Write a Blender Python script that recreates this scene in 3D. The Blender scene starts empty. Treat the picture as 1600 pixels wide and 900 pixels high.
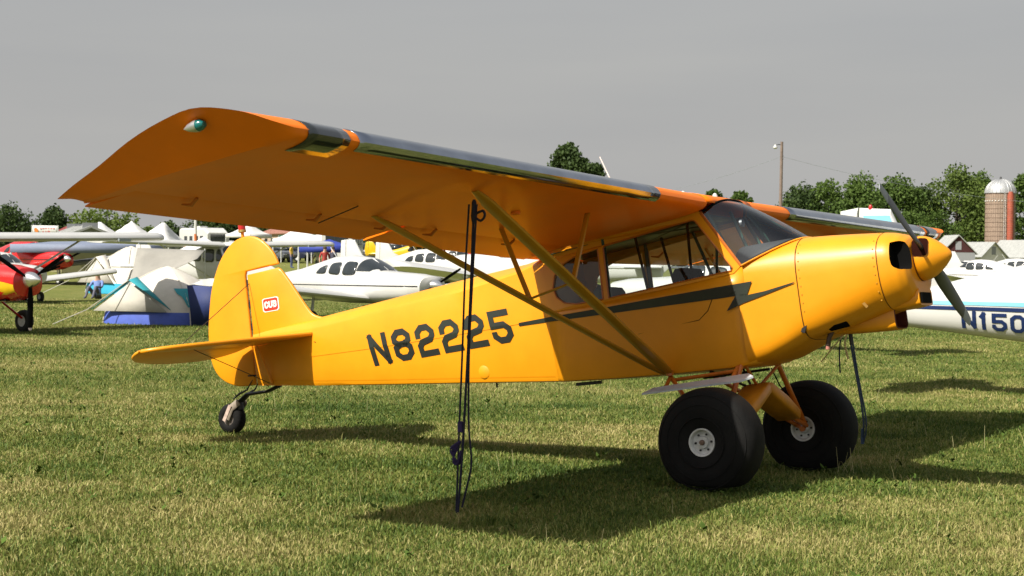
import bpy, bmesh, math, random
import numpy as np
from mathutils import Vector, Matrix
from mathutils.geometry import tessellate_polygon
R = math.radians
rnd = random.Random(7)
sc = bpy.context.scene
COL = sc.collection

# ------------------------------------------------------------------ camera
CAM = np.array([5.281, -11.541, 1.6285]); YAW, PITCH, ROLL = R(-32.063), R(-1.097), R(.574)
FPX = 2599.3
cf = np.array([math.sin(YAW)*math.cos(PITCH), math.cos(YAW)*math.cos(PITCH), math.sin(PITCH)])
cr = np.array([math.cos(YAW), -math.sin(YAW), 0.]); cu = np.cross(cr, cf)
cr, cu = cr*math.cos(ROLL)+cu*math.sin(ROLL), -cr*math.sin(ROLL)+cu*math.cos(ROLL)
cam = bpy.data.cameras.new('camera'); camo = bpy.data.objects.new('camera', cam); COL.objects.link(camo)
cam.sensor_width = 36; cam.lens = FPX/1600*36; cam.clip_end = 5000; cam.clip_start = .1
m = Matrix.Identity(4)
for i in range(3):
    m[i][0] = cr[i]; m[i][1] = cu[i]; m[i][2] = -cf[i]; m[i][3] = CAM[i]
camo.matrix_world = m
cam.dof.use_dof = True; cam.dof.focus_distance = 12.6; cam.dof.aperture_fstop = 9
sc.camera = camo

# ------------------------------------------------------------------ sky and sun
SUN = Vector((-.34, -.90, 1.0)).normalized()
w = bpy.data.worlds.new('World'); sc.world = w; w.use_nodes = True
nt = w.node_tree; N = nt.nodes; N.clear(); L = nt.links.new
out = N.new('ShaderNodeOutputWorld'); bg = N.new('ShaderNodeBackground'); bg.inputs[1].default_value = .1
sky = N.new('ShaderNodeTexSky'); sky.sky_type = 'NISHITA'; sky.sun_disc = False
sky.sun_elevation = math.asin(SUN.z); sky.sun_rotation = math.atan2(SUN.x, SUN.y)
sky.dust_density = 4; sky.air_density = 1.2
hs = N.new('ShaderNodeHueSaturation'); hs.inputs['Saturation'].default_value = .6
tc = N.new('ShaderNodeTexCoord'); mp = N.new('ShaderNodeMapping'); mp.inputs['Scale'].default_value = (1.2, 1.2, 9)
mp.inputs['Rotation'].default_value = (.12, .1, 0)
nz = N.new('ShaderNodeTexNoise'); nz.inputs['Scale'].default_value = 1.6; nz.inputs['Detail'].default_value = 4
rp = N.new('ShaderNodeValToRGB')
rp.color_ramp.elements[0].position = .38; rp.color_ramp.elements[0].color = (2.76, 2.76, 2.77, 1)
rp.color_ramp.elements[1].position = .64; rp.color_ramp.elements[1].color = (3.02, 2.99, 2.93, 1)
mx = N.new('ShaderNodeMix'); mx.data_type = 'RGBA'
sp = N.new('ShaderNodeSeparateXYZ'); hz = N.new('ShaderNodeMapRange'); hz.inputs['From Min'].default_value = .05; hz.inputs['From Max'].default_value = .9
hz.inputs['To Min'].default_value = .95; hz.inputs['To Max'].default_value = .3     # thick haze low down, thinner overhead
L(tc.outputs['Generated'], sp.inputs[0]); L(sp.outputs['Z'], hz.inputs['Value']); L(hz.outputs[0], mx.inputs[0])
L(sky.outputs[0], hs.inputs['Color']); L(tc.outputs['Generated'], mp.inputs[0]); L(mp.outputs[0], nz.inputs[0])
L(nz.outputs[0], rp.inputs[0]); L(hs.outputs[0], mx.inputs[6]); L(rp.outputs[0], mx.inputs[7])
L(mx.outputs[2], bg.inputs[0]); L(bg.outputs[0], out.inputs[0])
sl = bpy.data.lights.new('sun', 'SUN'); sl.energy = 5.0; sl.angle = R(.6); sl.color = (1, .94, .83)
so = bpy.data.objects.new('sun', sl); COL.objects.link(so)
so.rotation_euler = SUN.to_track_quat('Z', 'Y').to_euler(); so.location = (0, 0, 30)
sc.view_settings.view_transform = 'Standard'; sc.view_settings.look = 'None'
sc.view_settings.exposure = .6; sc.view_settings.gamma = 1; sc.view_settings.use_curve_mapping = False

# ------------------------------------------------------------------ helpers
def depth_pt(px, dist):           # horizontal position of a picture column at a distance in front of the camera
    d = cf*FPX+cr*(px-800); d = d/np.dot(d, cf); p = CAM+d*dist
    return p[0], p[1]
def smooth(a, b, x):
    t = max(0., min(1., (x-a)/(b-a))); return t*t*(3-2*t)
def zground(x, y):
    dx, dy = x-CAM[0], y-CAM[1]
    dp = dx*math.sin(YAW)+dy*math.cos(YAW); lt = dx*math.cos(YAW)-dy*math.sin(YAW)
    lo = -.032*max(0., min(2.6, y+.93))
    if dp < 50: return lo
    return lo+.0105*min(dp-50, 170)*smooth(.1, -.06, lt/dp)*smooth(50, 80, dp)
def spot(px, dist):
    x, y = depth_pt(px, dist); return (x, y, zground(x, y))

def lin(c):                       # hex sRGB to linear
    c = c.lstrip('#'); v = [int(c[i:i+2], 16)/255 for i in (0, 2, 4)]
    return tuple(((a+.055)/1.055)**2.4 if a > .04045 else a/12.92 for a in v)
MATS = {}
def mat(name, col, rough=.5, metal=0., coat=0., var=.12, scale=6., bump=0., bscale=60., spec=.5, col2=None):
    if name in MATS: return MATS[name]
    mt = bpy.data.materials.new(name); mt.use_nodes = True; t = mt.node_tree; n = t.nodes; l = t.links.new
    b = n['Principled BSDF']
    b.inputs['Roughness'].default_value = rough; b.inputs['Metallic'].default_value = metal
    b.inputs['Coat Weight'].default_value = coat; b.inputs['Coat Roughness'].default_value = .12
    b.inputs['Specular IOR Level'].default_value = spec
    tcn = n.new('ShaderNodeTexCoord'); no = n.new('ShaderNodeTexNoise')
    no.inputs['Scale'].default_value = scale; no.inputs['Detail'].default_value = 6; no.inputs['Roughness'].default_value = .6
    l(tcn.outputs['Object'], no.inputs['Vector'])
    cr_ = n.new('ShaderNodeValToRGB'); c2 = col2 or tuple(x*(1-var) for x in col)
    cr_.color_ramp.elements[0].position = .32; cr_.color_ramp.elements[0].color = (*c2, 1)
    cr_.color_ramp.elements[1].position = .62; cr_.color_ramp.elements[1].color = (*col, 1)
    l(no.outputs[0], cr_.inputs[0]); l(cr_.outputs[0], b.inputs['Base Color'])
    mr = n.new('ShaderNodeMapRange'); mr.inputs['To Min'].default_value = max(0, rough-.06); mr.inputs['To Max'].default_value = min(1, rough+.08)
    l(no.outputs[0], mr.inputs['Value']); l(mr.outputs[0], b.inputs['Roughness'])
    if bump:
        nb = n.new('ShaderNodeTexNoise'); nb.inputs['Scale'].default_value = bscale; nb.inputs['Detail'].default_value = 3
        l(tcn.outputs['Object'], nb.inputs['Vector'])
        bp = n.new('ShaderNodeBump'); bp.inputs['Strength'].default_value = bump; bp.inputs['Distance'].default_value = .01
        l(nb.outputs[0], bp.inputs['Height']); l(bp.outputs[0], b.inputs['Normal'])
    MATS[name] = mt; return mt
def glass(name, tint, fac=.1):
    if name in MATS: return MATS[name]
    mt = bpy.data.materials.new(name); mt.use_nodes = True; t = mt.node_tree; n = t.nodes; l = t.links.new
    n.clear(); o = n.new('ShaderNodeOutputMaterial'); tr = n.new('ShaderNodeBsdfTransparent'); tr.inputs[0].default_value = (*tint, 1)
    gl = n.new('ShaderNodeBsdfGlossy'); gl.inputs['Roughness'].default_value = .03
    fr = n.new('ShaderNodeFresnel'); fr.inputs[0].default_value = 1.5
    ad = n.new('ShaderNodeMath'); ad.operation = 'ADD'; ad.inputs[1].default_value = fac
    ms = n.new('ShaderNodeMixShader'); l(fr.outputs[0], ad.inputs[0]); l(ad.outputs[0], ms.inputs[0])
    l(tr.outputs[0], ms.inputs[1]); l(gl.outputs[0], ms.inputs[2]); l(ms.outputs[0], o.inputs[0])
    MATS[name] = mt; return mt

class MB:
    def __init__(s): s.v = []; s.f = []
    def add(s, vs, fs):
        o = len(s.v); s.v += [tuple(map(float, p)) for p in vs]; s.f += [tuple(i+o for i in f) for f in fs]; return s
    def box(s, c, d, rz=0., ry=0.):
        c = np.array(c); d = np.array(d)/2; ca, sa = math.cos(rz), math.sin(rz); cb, sb = math.cos(ry), math.sin(ry); vs = []
        for z in (-1, 1):
            for x, y in ((-1, -1), (1, -1), (1, 1), (-1, 1)):
                p = np.array((x, y, z))*d; p = np.array((p[0]*cb+p[2]*sb, p[1], -p[0]*sb+p[2]*cb))
                vs.append(c+(p[0]*ca-p[1]*sa, p[0]*sa+p[1]*ca, p[2]))
        return s.add(vs, [(3, 2, 1, 0), (4, 5, 6, 7), (0, 1, 5, 4), (1, 2, 6, 5), (2, 3, 7, 6), (3, 0, 4, 7)])
    def loft(s, rings, closed=True, cap0=True, cap1=True):
        n = len(rings[0]); o = len(s.v)
        for r in rings: s.v += [tuple(map(float, p)) for p in r]
        for i in range(len(rings)-1):
            for j in range(n if closed else n-1):
                k = (j+1) % n; s.f.append((o+i*n+j, o+i*n+k, o+(i+1)*n+k, o+(i+1)*n+j))
        if closed and cap0: s.f.append(tuple(o+j for j in range(n))[::-1])
        if closed and cap1: s.f.append(tuple(o+(len(rings)-1)*n+j for j in range(n)))
        return s
    def tube(s, pts, r, seg=8, flat=None, up=(0, 0, 1)):
        """round (or flattened) tube along points; r a number or a list"""
        pts = [np.array(p, float) for p in pts]; rings = []
        rr = r if isinstance(r, (list, tuple)) else [r]*len(pts)
        for i, p in enumerate(pts):
            t = pts[min(i+1, len(pts)-1)]-pts[max(i-1, 0)]; t = t/np.linalg.norm(t)
            u = np.cross(t, up)
            if np.linalg.norm(u) < 1e-3: u = np.cross(t, (1, 0, 0))
            u /= np.linalg.norm(u); q = np.cross(u, t); a = flat or (1, 1)
            rings.append([p+u*rr[i]*a[0]*math.cos(2*math.pi*k/seg)+q*rr[i]*a[1]*math.sin(2*math.pi*k/seg) for k in range(seg)])
        return s.loft(rings)
    def lathe(s, prof, c, axis='y', seg=32, sx=1., sz=1.):
        """prof: (axial, radius) pairs"""
        rings = []
        for a, r in prof:
            ring = []
            for k in range(seg):
                t = 2*math.pi*k/seg; p, q = r*math.cos(t)*sx, r*math.sin(t)*sz
                ring.append({'y': (c[0]+p, c[1]+a, c[2]+q), 'x': (c[0]+a, c[1]+p, c[2]+q), 'z': (c[0]+p, c[1]+q, c[2]+a)}[axis])
            rings.append(ring)
        return s.loft(rings)
    def grid(s, rows):
        n = len(rows[0]); o = len(s.v)
        for r in rows: s.v += [tuple(map(float, p)) for p in r]
        for i in range(len(rows)-1):
            for j in range(n-1): s.f.append((o+i*n+j, o+i*n+j+1, o+(i+1)*n+j+1, o+(i+1)*n+j))
        return s
    def build(s, name, material, parent=None, off=None, smooth_=True, angle=35, solid=0.):
        me = bpy.data.meshes.new(name)
        v = [tuple(np.array(p)+off) for p in s.v] if off is not None else s.v
        me.from_pydata(v, [], s.f); me.update()
        bm = bmesh.new(); bm.from_mesh(me); bmesh.ops.recalc_face_normals(bm, faces=bm.faces); bm.to_mesh(me); bm.free()
        if smooth_:
            me.polygons.foreach_set('use_smooth', [True]*len(me.polygons)); me.set_sharp_from_angle(angle=R(angle))
        me.materials.append(material)
        ob = bpy.data.objects.new(name, me); COL.objects.link(ob)
        if parent: ob.parent = parent
        if solid:
            md = ob.modifiers.new('thick', 'SOLIDIFY'); md.thickness = solid; md.offset = 0
        return ob
def empty(name, label, cat, loc=(0, 0, 0), rz=0., group=None):
    o = bpy.data.objects.new(name, None); COL.objects.link(o); o.location = loc; o.rotation_euler = (0, 0, rz)
    o.empty_display_size = .2; o['label'] = label; o['category'] = cat
    if group: o['group'] = group
    return o
def tag(o, label=None, cat=None, group=None, kind=None):
    if label: o['label'] = label
    if cat: o['category'] = cat
    if group: o['group'] = group
    if kind: o['kind'] = kind
    return o
def copy_tree(o, parent=None):
    c = o.copy(); COL.objects.link(c); c.parent = parent
    for ch in o.children: copy_tree(ch, c)
    return c
def interp(tab, x):
    xs = [t[0] for t in tab]
    if xs[0] > xs[-1]: tab = tab[::-1]; xs = xs[::-1]
    return [float(np.interp(x, xs, [t[k] for t in tab])) for k in range(1, len(tab[0]))]

# block letters drawn as strokes: skeletons on a 0..1 by 0..1 box
c_ = .28
GL = {
 'N': [[(0, 0), (0, 1)], [(0, 1), (1, 0)], [(1, 0), (1, 1)]],
 '1': [[(.45, 0), (.45, 1)], [(.45, 1), (.2, .82)]],
 '2': [[(0, .72), (0, 1-c_*.6), (c_, 1), (1-c_, 1), (1, 1-c_*.7), (1, .66), (.8, .52), (.2, .44), (0, .3), (0, 0), (1, 0)]],
 '5': [[(1, 1), (0, 1), (0, .56), (1-c_, .56), (1, .56-c_*.6), (1, c_*.6), (1-c_, 0), (c_, 0), (0, c_*.6), (0, .22)]],
 '8': [[(c_, .53), (0, .66), (0, 1-c_*.6), (c_, 1), (1-c_, 1), (1, 1-c_*.6), (1, .66), (1-c_, .53), (c_, .53), (0, .4), (0, c_*.6), (c_, 0), (1-c_, 0), (1, c_*.6), (1, .4), (1-c_, .53)]],
 '0': [[(c_, 0), (0, c_*.6), (0, 1-c_*.6), (c_, 1), (1-c_, 1), (1, 1-c_*.6), (1, c_*.6), (1-c_, 0), (c_, 0)]],
 'C': [[(1, .75), (1, 1-c_*.6), (1-c_, 1), (c_, 1), (0, 1-c_*.6), (0, c_*.6), (c_, 0), (1-c_, 0), (1, c_*.6), (1, .25)]],
 'U': [[(0, 1), (0, c_*.6), (c_, 0), (1-c_, 0), (1, c_*.6), (1, 1)]],
 'B': [[(0, 0), (0, 1), (1-c_, 1), (1, .86), (1, .66), (1-c_, .53), (0, .53)], [(1-c_, .53), (1, .4), (1, .14), (1-c_, 0), (0, 0)]],
 'A': [[(0, 0), (.5, 1), (1, 0)], [(.2, .38), (.8, .38)]], 'I': [[(.5, 0), (.5, 1)]], 'R': [[(0, 0), (0, 1), (1, 1), (1, .5), (0, .5)], [(.4, .5), (1, 0)]],
}
def strokes(ch, w, h, t):
    """mitred stroke outlines; returns list of quads in the plane (0..w, 0..h)"""
    quads = []
    for pl in GL[ch]:
        P = [np.array((t/2+a*(w-t), t/2+b*(h-t))) for a, b in pl]; n = len(P)
        cl = np.allclose(P[0], P[-1]); Lf, Rt = [], []
        for i in range(n):
            d1 = P[i]-P[i-1] if i > 0 else (P[0]-P[-2] if cl else None)
            d2 = P[i+1]-P[i] if i < n-1 else (P[1]-P[0] if cl else None)
            e1 = d1/np.linalg.norm(d1) if d1 is not None else None; e2 = d2/np.linalg.norm(d2) if d2 is not None else None
            if e1 is None or e2 is None:
                e = e2 if e1 is None else e1; nn = np.array((-e[1], e[0])); k = t/2
                p = P[i]+e*(t/2 if e2 is None else -t/2)
            else:
                e = e1+e2; e /= np.linalg.norm(e); nn = np.array((-e[1], e[0])); k = t/2/max(.5, abs(np.dot(nn, (-e1[1], e1[0])))); p = P[i]
            Lf.append(p+nn*k); Rt.append(p-nn*k)
        for i in range(n-1): quads.append((Lf[i], Rt[i], Rt[i+1], Lf[i+1]))
    return quads

# ------------------------------------------------------------------ ground
def ground_mat():
    mt = bpy.data.materials.new('mown_grass'); mt.use_nodes = True; t = mt.node_tree; n = t.nodes; l = t.links.new
    b = n['Principled BSDF']; b.inputs['Roughness'].default_value = .95; b.inputs['Specular IOR Level'].default_value = .1
    tcn = n.new('ShaderNodeTexCoord')
    def noise(s, d=6, r=.65):
        q = n.new('ShaderNodeTexNoise'); q.inputs['Scale'].default_value = s; q.inputs['Detail'].default_value = d; q.inputs['Roughness'].default_value = r
        l(tcn.outputs['Object'], q.inputs['Vector']); return q
    def ramp(src, a, b_, ca, cb):
        q = n.new('ShaderNodeValToRGB'); q.color_ramp.elements[0].position = a; q.color_ramp.elements[1].position = b_
        q.color_ramp.elements[0].color = (*ca, 1); q.color_ramp.elements[1].color = (*cb, 1); l(src, q.inputs[0]); return q
    big = noise(.42); mid = noise(2.3); fine = noise(38, 4, .7)
    c1 = ramp(mid.outputs[0], .36, .64, (.075, .115, .02), (.17, .18, .046))
    c2 = ramp(fine.outputs[0], .3, .7, (.10, .13, .027), (.24, .235, .078))
    m1 = n.new('ShaderNodeMix'); m1.data_type = 'RGBA'; m1.inputs[0].default_value = .5; l(c1.outputs[0], m1.inputs[6]); l(c2.outputs[0], m1.inputs[7])
    f2 = ramp(big.outputs[0], .45, .68, (0, 0, 0), (.55, .55, .55))
    m2 = n.new('ShaderNodeMix'); m2.data_type = 'RGBA'; l(f2.outputs[0], m2.inputs[0]); l(m1.outputs[2], m2.inputs[6]); m2.inputs[7].default_value = (.25, .22, .08, 1)
    l(m2.outputs[2], b.inputs['Base Color'])
    bp = n.new('ShaderNodeBump'); bp.inputs['Strength'].default_value = .9; bp.inputs['Distance'].default_value = .05
    l(fine.outputs[0], bp.inputs['Height']); l(bp.outputs[0], b.inputs['Normal'])
    return mt
mb = MB(); rad = [0, 3, 6]+[7+.6*k for k in range(40)]+[32, 34, 37, 40, 45, 50, 54, 58, 62, 66, 75, 85, 100, 120, 145, 175, 210, 230, 300, 420, 700, 1200, 2500]
NA = 288; rings = []
for r_ in rad[1:]:
    ring = []
    for k in range(NA):
        a = 2*math.pi*k/NA; x, y = CAM[0]+r_*math.cos(a), CAM[1]+r_*math.sin(a); ring.append((x, y, zground(x, y)))
    rings.append(ring)
mb.loft(rings, True, True, False)
tag(mb.build('ground', ground_mat(), smooth_=True, angle=80), 'mown airfield grass running out to the trees', kind='structure')

# blades of grass in the near field
def grass():
    g = np.random.default_rng(3); sets = []
    fx, fy = math.sin(YAW), math.cos(YAW)
    for d0, d1, dens, hmul, wmul, seg in ((7.2, 11, 7400, 1, 1, 2), (11, 15, 4000, 1.0, 1.2, 2), (15, 19, 2500, 1.02, 1.4, 2), (19, 26, 1300, 1.1, 1.8, 1), (26, 40, 480, 1.2, 2.8, 1), (40, 60, 150, 1.35, 4.2, 1)):
        area = .40*(d1*d1-d0*d0); n = int(area*dens)
        d = np.sqrt(g.uniform(d0*d0, d1*d1, n)); s = g.uniform(-.40, .40, n)*d
        x = CAM[0]+d*fx+s*fy; y = CAM[1]+d*fy-s*fx
        sets.append((x, y, n, hmul, wmul, seg))
    V, F3, T, off = [], [], [], 0
    def patch(x, y, f, ph): return (np.sin(x*f+ph)*np.cos(y*f*1.1-ph*2)+np.sin((x+y)*f*.57+ph*3)*np.cos((x-y)*f*.83+ph))*.5
    for x, y, n, hm, wm, seg in sets:
        pt = .5*patch(x, y, 1.3, .7)+.35*patch(x, y, 3.7, 2.1)+.3*patch(x, y, 9., 4.)
        dry = np.clip(.47+.5*patch(x, y, .75, 5.9)+.3*patch(x, y, 2.9, .3)+g.normal(0, .28, n), 0, 1)  # straw patches; phase puts greener blades in the wing's shadow to deepen it
        cl = np.clip(patch(x, y, 6.1, 5.2)*patch(x, y, 2.2, 1.1)*2.2, 0, 1); dry = np.clip(dry-.35*cl, 0, 1); pt = pt+.9*cl
        h = np.clip(g.gamma(5, .0044, n)*(1+.45*pt), .012, .13)*hm
        a = g.uniform(0, 2*np.pi, n); lean = np.abs(g.normal(.7, .5, n)); b = g.uniform(0, 2*np.pi, n)
        wd = g.uniform(.0022, .0048, n)*wm
        dxw, dyw = np.cos(a)*wd, np.sin(a)*wd; lx, ly = np.cos(b)*lean*h, np.sin(b)*lean*h
        zl = -.032*np.clip(y+.93, 0, 2.6); z0 = zl-.004
        if seg == 2:
            vs = np.stack([np.stack([x-dxw, y-dyw, z0], 1), np.stack([x+dxw, y+dyw, z0], 1),
                           np.stack([x-dxw*.7+lx*.32, y-dyw*.7+ly*.32, zl+h*.6], 1), np.stack([x+dxw*.7+lx*.32, y+dyw*.7+ly*.32, zl+h*.6], 1),
                           np.stack([x+lx, y+ly, zl+h*np.clip(1.05-.2*lean, .5, 1)], 1)], 1).reshape(-1, 3)
            base = off+np.arange(n)*5; k = 5
            fs = np.stack([np.stack([base, base+1, base+3], 1), np.stack([base, base+3, base+2], 1), np.stack([base+2, base+3, base+4], 1)], 1).reshape(-1, 3)
        else:
            vs = np.stack([np.stack([x-dxw, y-dyw, z0], 1), np.stack([x+dxw, y+dyw, z0], 1), np.stack([x+lx, y+ly, zl+h], 1)], 1).reshape(-1, 3)
            base = off+np.arange(n)*3; k = 3; fs = np.stack([base, base+1, base+2], 1)
        V.append(vs); F3.append(fs); T.append(np.repeat(dry, k)); off += n*k
    V = np.concatenate(V).astype(np.float32); F3 = np.concatenate(F3).astype(np.int32); T = np.concatenate(T).astype(np.float32)
    me = bpy.data.meshes.new('grass'); me.vertices.add(len(V)); me.vertices.foreach_set('co', V.ravel())
    me.loops.add(F3.size); me.loops.foreach_set('vertex_index', F3.ravel())
    me.polygons.add(len(F3)); me.polygons.foreach_set('loop_start', np.arange(0, F3.size, 3, dtype=np.int32))
    me.update(calc_edges=True)
    at = me.attributes.new('dry', 'FLOAT', 'POINT'); at.data.foreach_set('value', T)
    mt = bpy.data.materials.new('grass_blade'); mt.use_nodes = True; t = mt.node_tree; n = t.nodes; l = t.links.new
    b = n['Principled BSDF']; b.inputs['Roughness'].default_value = .6; b.inputs['Specular IOR Level'].default_value = .25
    an = n.new('ShaderNodeAttribute'); an.attribute_name = 'dry'
    rp = n.new('ShaderNodeValToRGB'); e = rp.color_ramp.elements
    e[0].position = 0; e[0].color = (.055, .10, .016, 1); e[1].position = 1; e[1].color = (.39, .34, .14, 1)
    q = e.new(.4); q.color = (.132, .182, .032, 1); q = e.new(.68); q.color = (.24, .248, .066, 1)
    l(an.outputs['Fac'], rp.inputs[0]); l(rp.outputs[0], b.inputs['Base Color'])
    tl = n.new('ShaderNodeBsdfTranslucent'); l(rp.outputs[0], tl.inputs[0]); ms = n.new('ShaderNodeMixShader'); ms.inputs[0].default_value = .22
    l(b.outputs[0], ms.inputs[1]); l(tl.outputs[0], ms.inputs[2]); l(ms.outputs[0], n['Material Output'].inputs[0])
    me.materials.append(mt); ob = bpy.data.objects.new('grass', me); COL.objects.link(ob)
    tag(ob, 'short green and straw coloured grass blades of the mown field', 'grass', kind='stuff')
grass()

def weeds():
    g = random.Random(5); mbw = MB(); fx, fy = math.sin(YAW), math.cos(YAW)
    for i in range(380):
        d = math.sqrt(g.uniform(60, 700)); s = g.uniform(-.34, .34)*d
        cx, cy = CAM[0]+d*fx+s*fy, CAM[1]+d*fy-s*fx; k = g.uniform(.6, 1.3)
        for j in range(g.randint(5, 9)):
            a = g.uniform(0, 6.28); ln = g.uniform(.025, .055)*k; e = g.uniform(.2, .9); wd = ln*.28
            p = np.array((cx+g.uniform(-.03, .03), cy+g.uniform(-.03, .03), g.uniform(.01, .05))); dv = np.array((math.cos(a)*math.cos(e), math.sin(a)*math.cos(e), math.sin(e)))*ln; sv = np.array((-math.sin(a), math.cos(a), 0))*wd
            mbw.add([p, p+dv*.5+sv, p+dv, p+dv*.5-sv], [(0, 1, 2, 3)])
    o = mbw.build('weeds', mat('weed_leaf', (.075, .125, .022), .8, var=.5, scale=3, spec=.1), smooth_=False)
    tag(o, 'small broad leaved weeds scattered through the mown grass', 'weeds', kind='stuff')
    mbs = MB()
    for i in range(70):
        d = math.sqrt(g.uniform(64, 420)); s = g.uniform(-.34, .34)*d
        cx, cy = CAM[0]+d*fx+s*fy, CAM[1]+d*fy-s*fx; h = g.uniform(.08, .2); a = g.uniform(0, 6.28); le = g.uniform(0, .5)
        mbs.tube([(cx, cy, 0), (cx+math.cos(a)*le*h*.4, cy+math.sin(a)*le*h*.4, h*.55), (cx+math.cos(a)*le*h, cy+math.sin(a)*le*h, h)], [.0022, .0018, .0012], 3)
    for i in range(9):           # the taller stalks beside the far wheel
        cx, cy = .72+g.gauss(0, .05), .62+g.gauss(0, .05); h = g.uniform(.08, .2)
        mbs.tube([(cx, cy, 0), (cx+g.gauss(0, .03), cy+g.gauss(0, .03), h)], [.0025, .0012], 3)
    o = mbs.build('grass_stalks', mat('dry_stalk', (.36, .33, .16), .7), smooth_=False)
    tag(o, 'thin dry seed stalks standing above the mown grass', 'stalks', kind='stuff')
weeds()

# ------------------------------------------------------------------ the yellow bush plane
TH, RO, HH = R(9.674), R(-1.7207), 1.9684
Ry = np.array([[math.cos(TH), 0, -math.sin(TH)], [0, 1, 0], [math.sin(TH), 0, math.cos(TH)]])
Rx = np.array([[1, 0, 0], [0, math.cos(RO), -math.sin(RO)], [0, math.sin(RO), math.cos(RO)]])
MA = Rx@Ry; OFF = MA.T@np.array([0, 0, HH])
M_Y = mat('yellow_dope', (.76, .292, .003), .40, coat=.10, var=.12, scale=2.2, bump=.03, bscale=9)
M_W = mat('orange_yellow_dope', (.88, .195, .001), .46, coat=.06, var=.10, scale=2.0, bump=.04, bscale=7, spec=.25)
M_OR = mat('orange_tube_paint', (.5, .13, .01), .4, coat=.2, var=.2, scale=9)
M_ST = mat('strut_paint', (.48, .22, .01), .35, coat=.3, var=.12)
M_BK = mat('black_green_paint', (.010, .012, .011), .45, coat=.1, var=.4, scale=3, col2=(.018, .026, .016))
M_RUB = mat('tyre_rubber', (.009, .0088, .0085), .8, col2=(.004, .004, .004), scale=7, bump=.25, bscale=40, spec=.2)
M_CHR = mat('polished_aluminium', (.40, .43, .48), .13, metal=1., var=.25, scale=5, bump=.05, bscale=12)
M_ALU = mat('dull_aluminium', (.62, .64, .66), .38, metal=.85, var=.15)
M_WHT = mat('white_wheel_paint', (.62, .63, .62), .45, var=.25, scale=20)
M_DK = mat('dark_steel', (.03, .03, .032), .45, metal=.4)
M_BLK = mat('matt_black', (.004, .004, .004), .9, spec=.08)
M_GRN = mat('green_tube_paint', (.012, .075, .05), .4, var=.2)
M_SEAT = mat('grey_seat_fabric', (.16, .2, .235), .8, var=.2, bump=.2)
M_RED = mat('red_lens', (.45, .01, .008), .2, coat=.6)
M_TEAL = mat('green_lens', (.0, .12, .12), .15, coat=.6)
M_GL = glass('cabin_glass', (.90, .93, .92), .02)
M_WS = glass('windshield_glass', (.82, .87, .89), .05)
cub = empty('bush_plane', 'yellow high wing tailwheel plane with big black tyres, tied down on the grass in front', 'airplane')
cub.matrix_world = Matrix(np.vstack([np.hstack([MA, [[0], [0], [0]]]), [0, 0, 0, 1]]).tolist())
def P(mb_, name, m_, parent=None, **k): return mb_.build(name, m_, parent or cub, off=OFF, **k)

# --- wings
UP = [(0, .036), (.006, .052), (.0125, .062), (.03, .076), (.06, .090), (.1, .102), (.16, .113), (.24, .119), (.33, .119), (.45, .111), (.58, .094), (.70, .072), (.76, .060)]
LO = [(.76, .004), (.6, .003), (.45, .001), (.33, -.001), (.24, -.001), (.16, .000), (.1, .003), (.06, .007), (.03, .013), (.0125, .020), (.006, .026)]
CH = 1.62
def tw(x, y): return x/1.62*.10*(1-.8*min(1., (abs(y)-.4)/4.8))
def sec(y, s, dihd, sag=0.):
    z0 = max(abs(y)-.4, 0)*math.tan(dihd); ring = []
    for u, t in UP: ring.append((-u*CH, s*y, t*CH+z0-(sag*math.sin(math.pi*min(1, u/.76)) if u > .1 else 0)))
    for u, t in LO: ring.append((-u*CH, s*y, t*CH+z0+(sag*.6*math.sin(math.pi*min(1, u/.76)) if u > .1 else 0)))
    return [(p[0], p[1], p[2]+tw(p[0], y)) for p in ring]
EDGE = [(0.0, 5.13, .075), (-.02, 5.28, .10), (-.10, 5.42, .15), (-.30, 5.50, .20), (-.55, 5.47, .195), (-.85, 5.40, .165), (-1.2, 5.29, .11), (-1.48, 5.21, .07), (-1.68, 5.14, .04)]
def cr_spline(pts, n):
    o = []; pts = [np.array(p) for p in pts]
    for i in range(len(pts)-1):
        p0, p1, p2, p3 = pts[max(0, i-1)], pts[i], pts[i+1], pts[min(len(pts)-1, i+2)]
        for k in range(n):
            t = k/n; o.append(.5*(2*p1+(p2-p0)*t+(2*p0-5*p1+4*p2-p3)*t*t+(-p0+3*p1-3*p2+p3)*t**3))
    return o+[pts[-1]]
ESP = cr_spline(EDGE, 8)
for i_ in range(1, len(ESP)): ESP[i_][0] = min(ESP[i_][0], ESP[i_-1][0]-1e-5)
def edge(u):
    x = u*1.68; xs = [-e[0] for e in ESP]
    return [-x]+[float(np.interp(x, xs, [e[k] for e in ESP])) for k in (1, 2)]
def zup(u): return float(np.interp(u, [a for a, b in UP]+[1.0], [b for a, b in UP]+[.008]))*CH
def zlo(u): return float(np.interp(u, [0]+[a for a, b in LO[::-1]]+[1.0], [.036]+[b for a, b in LO[::-1]]+[.002]))*CH
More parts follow.
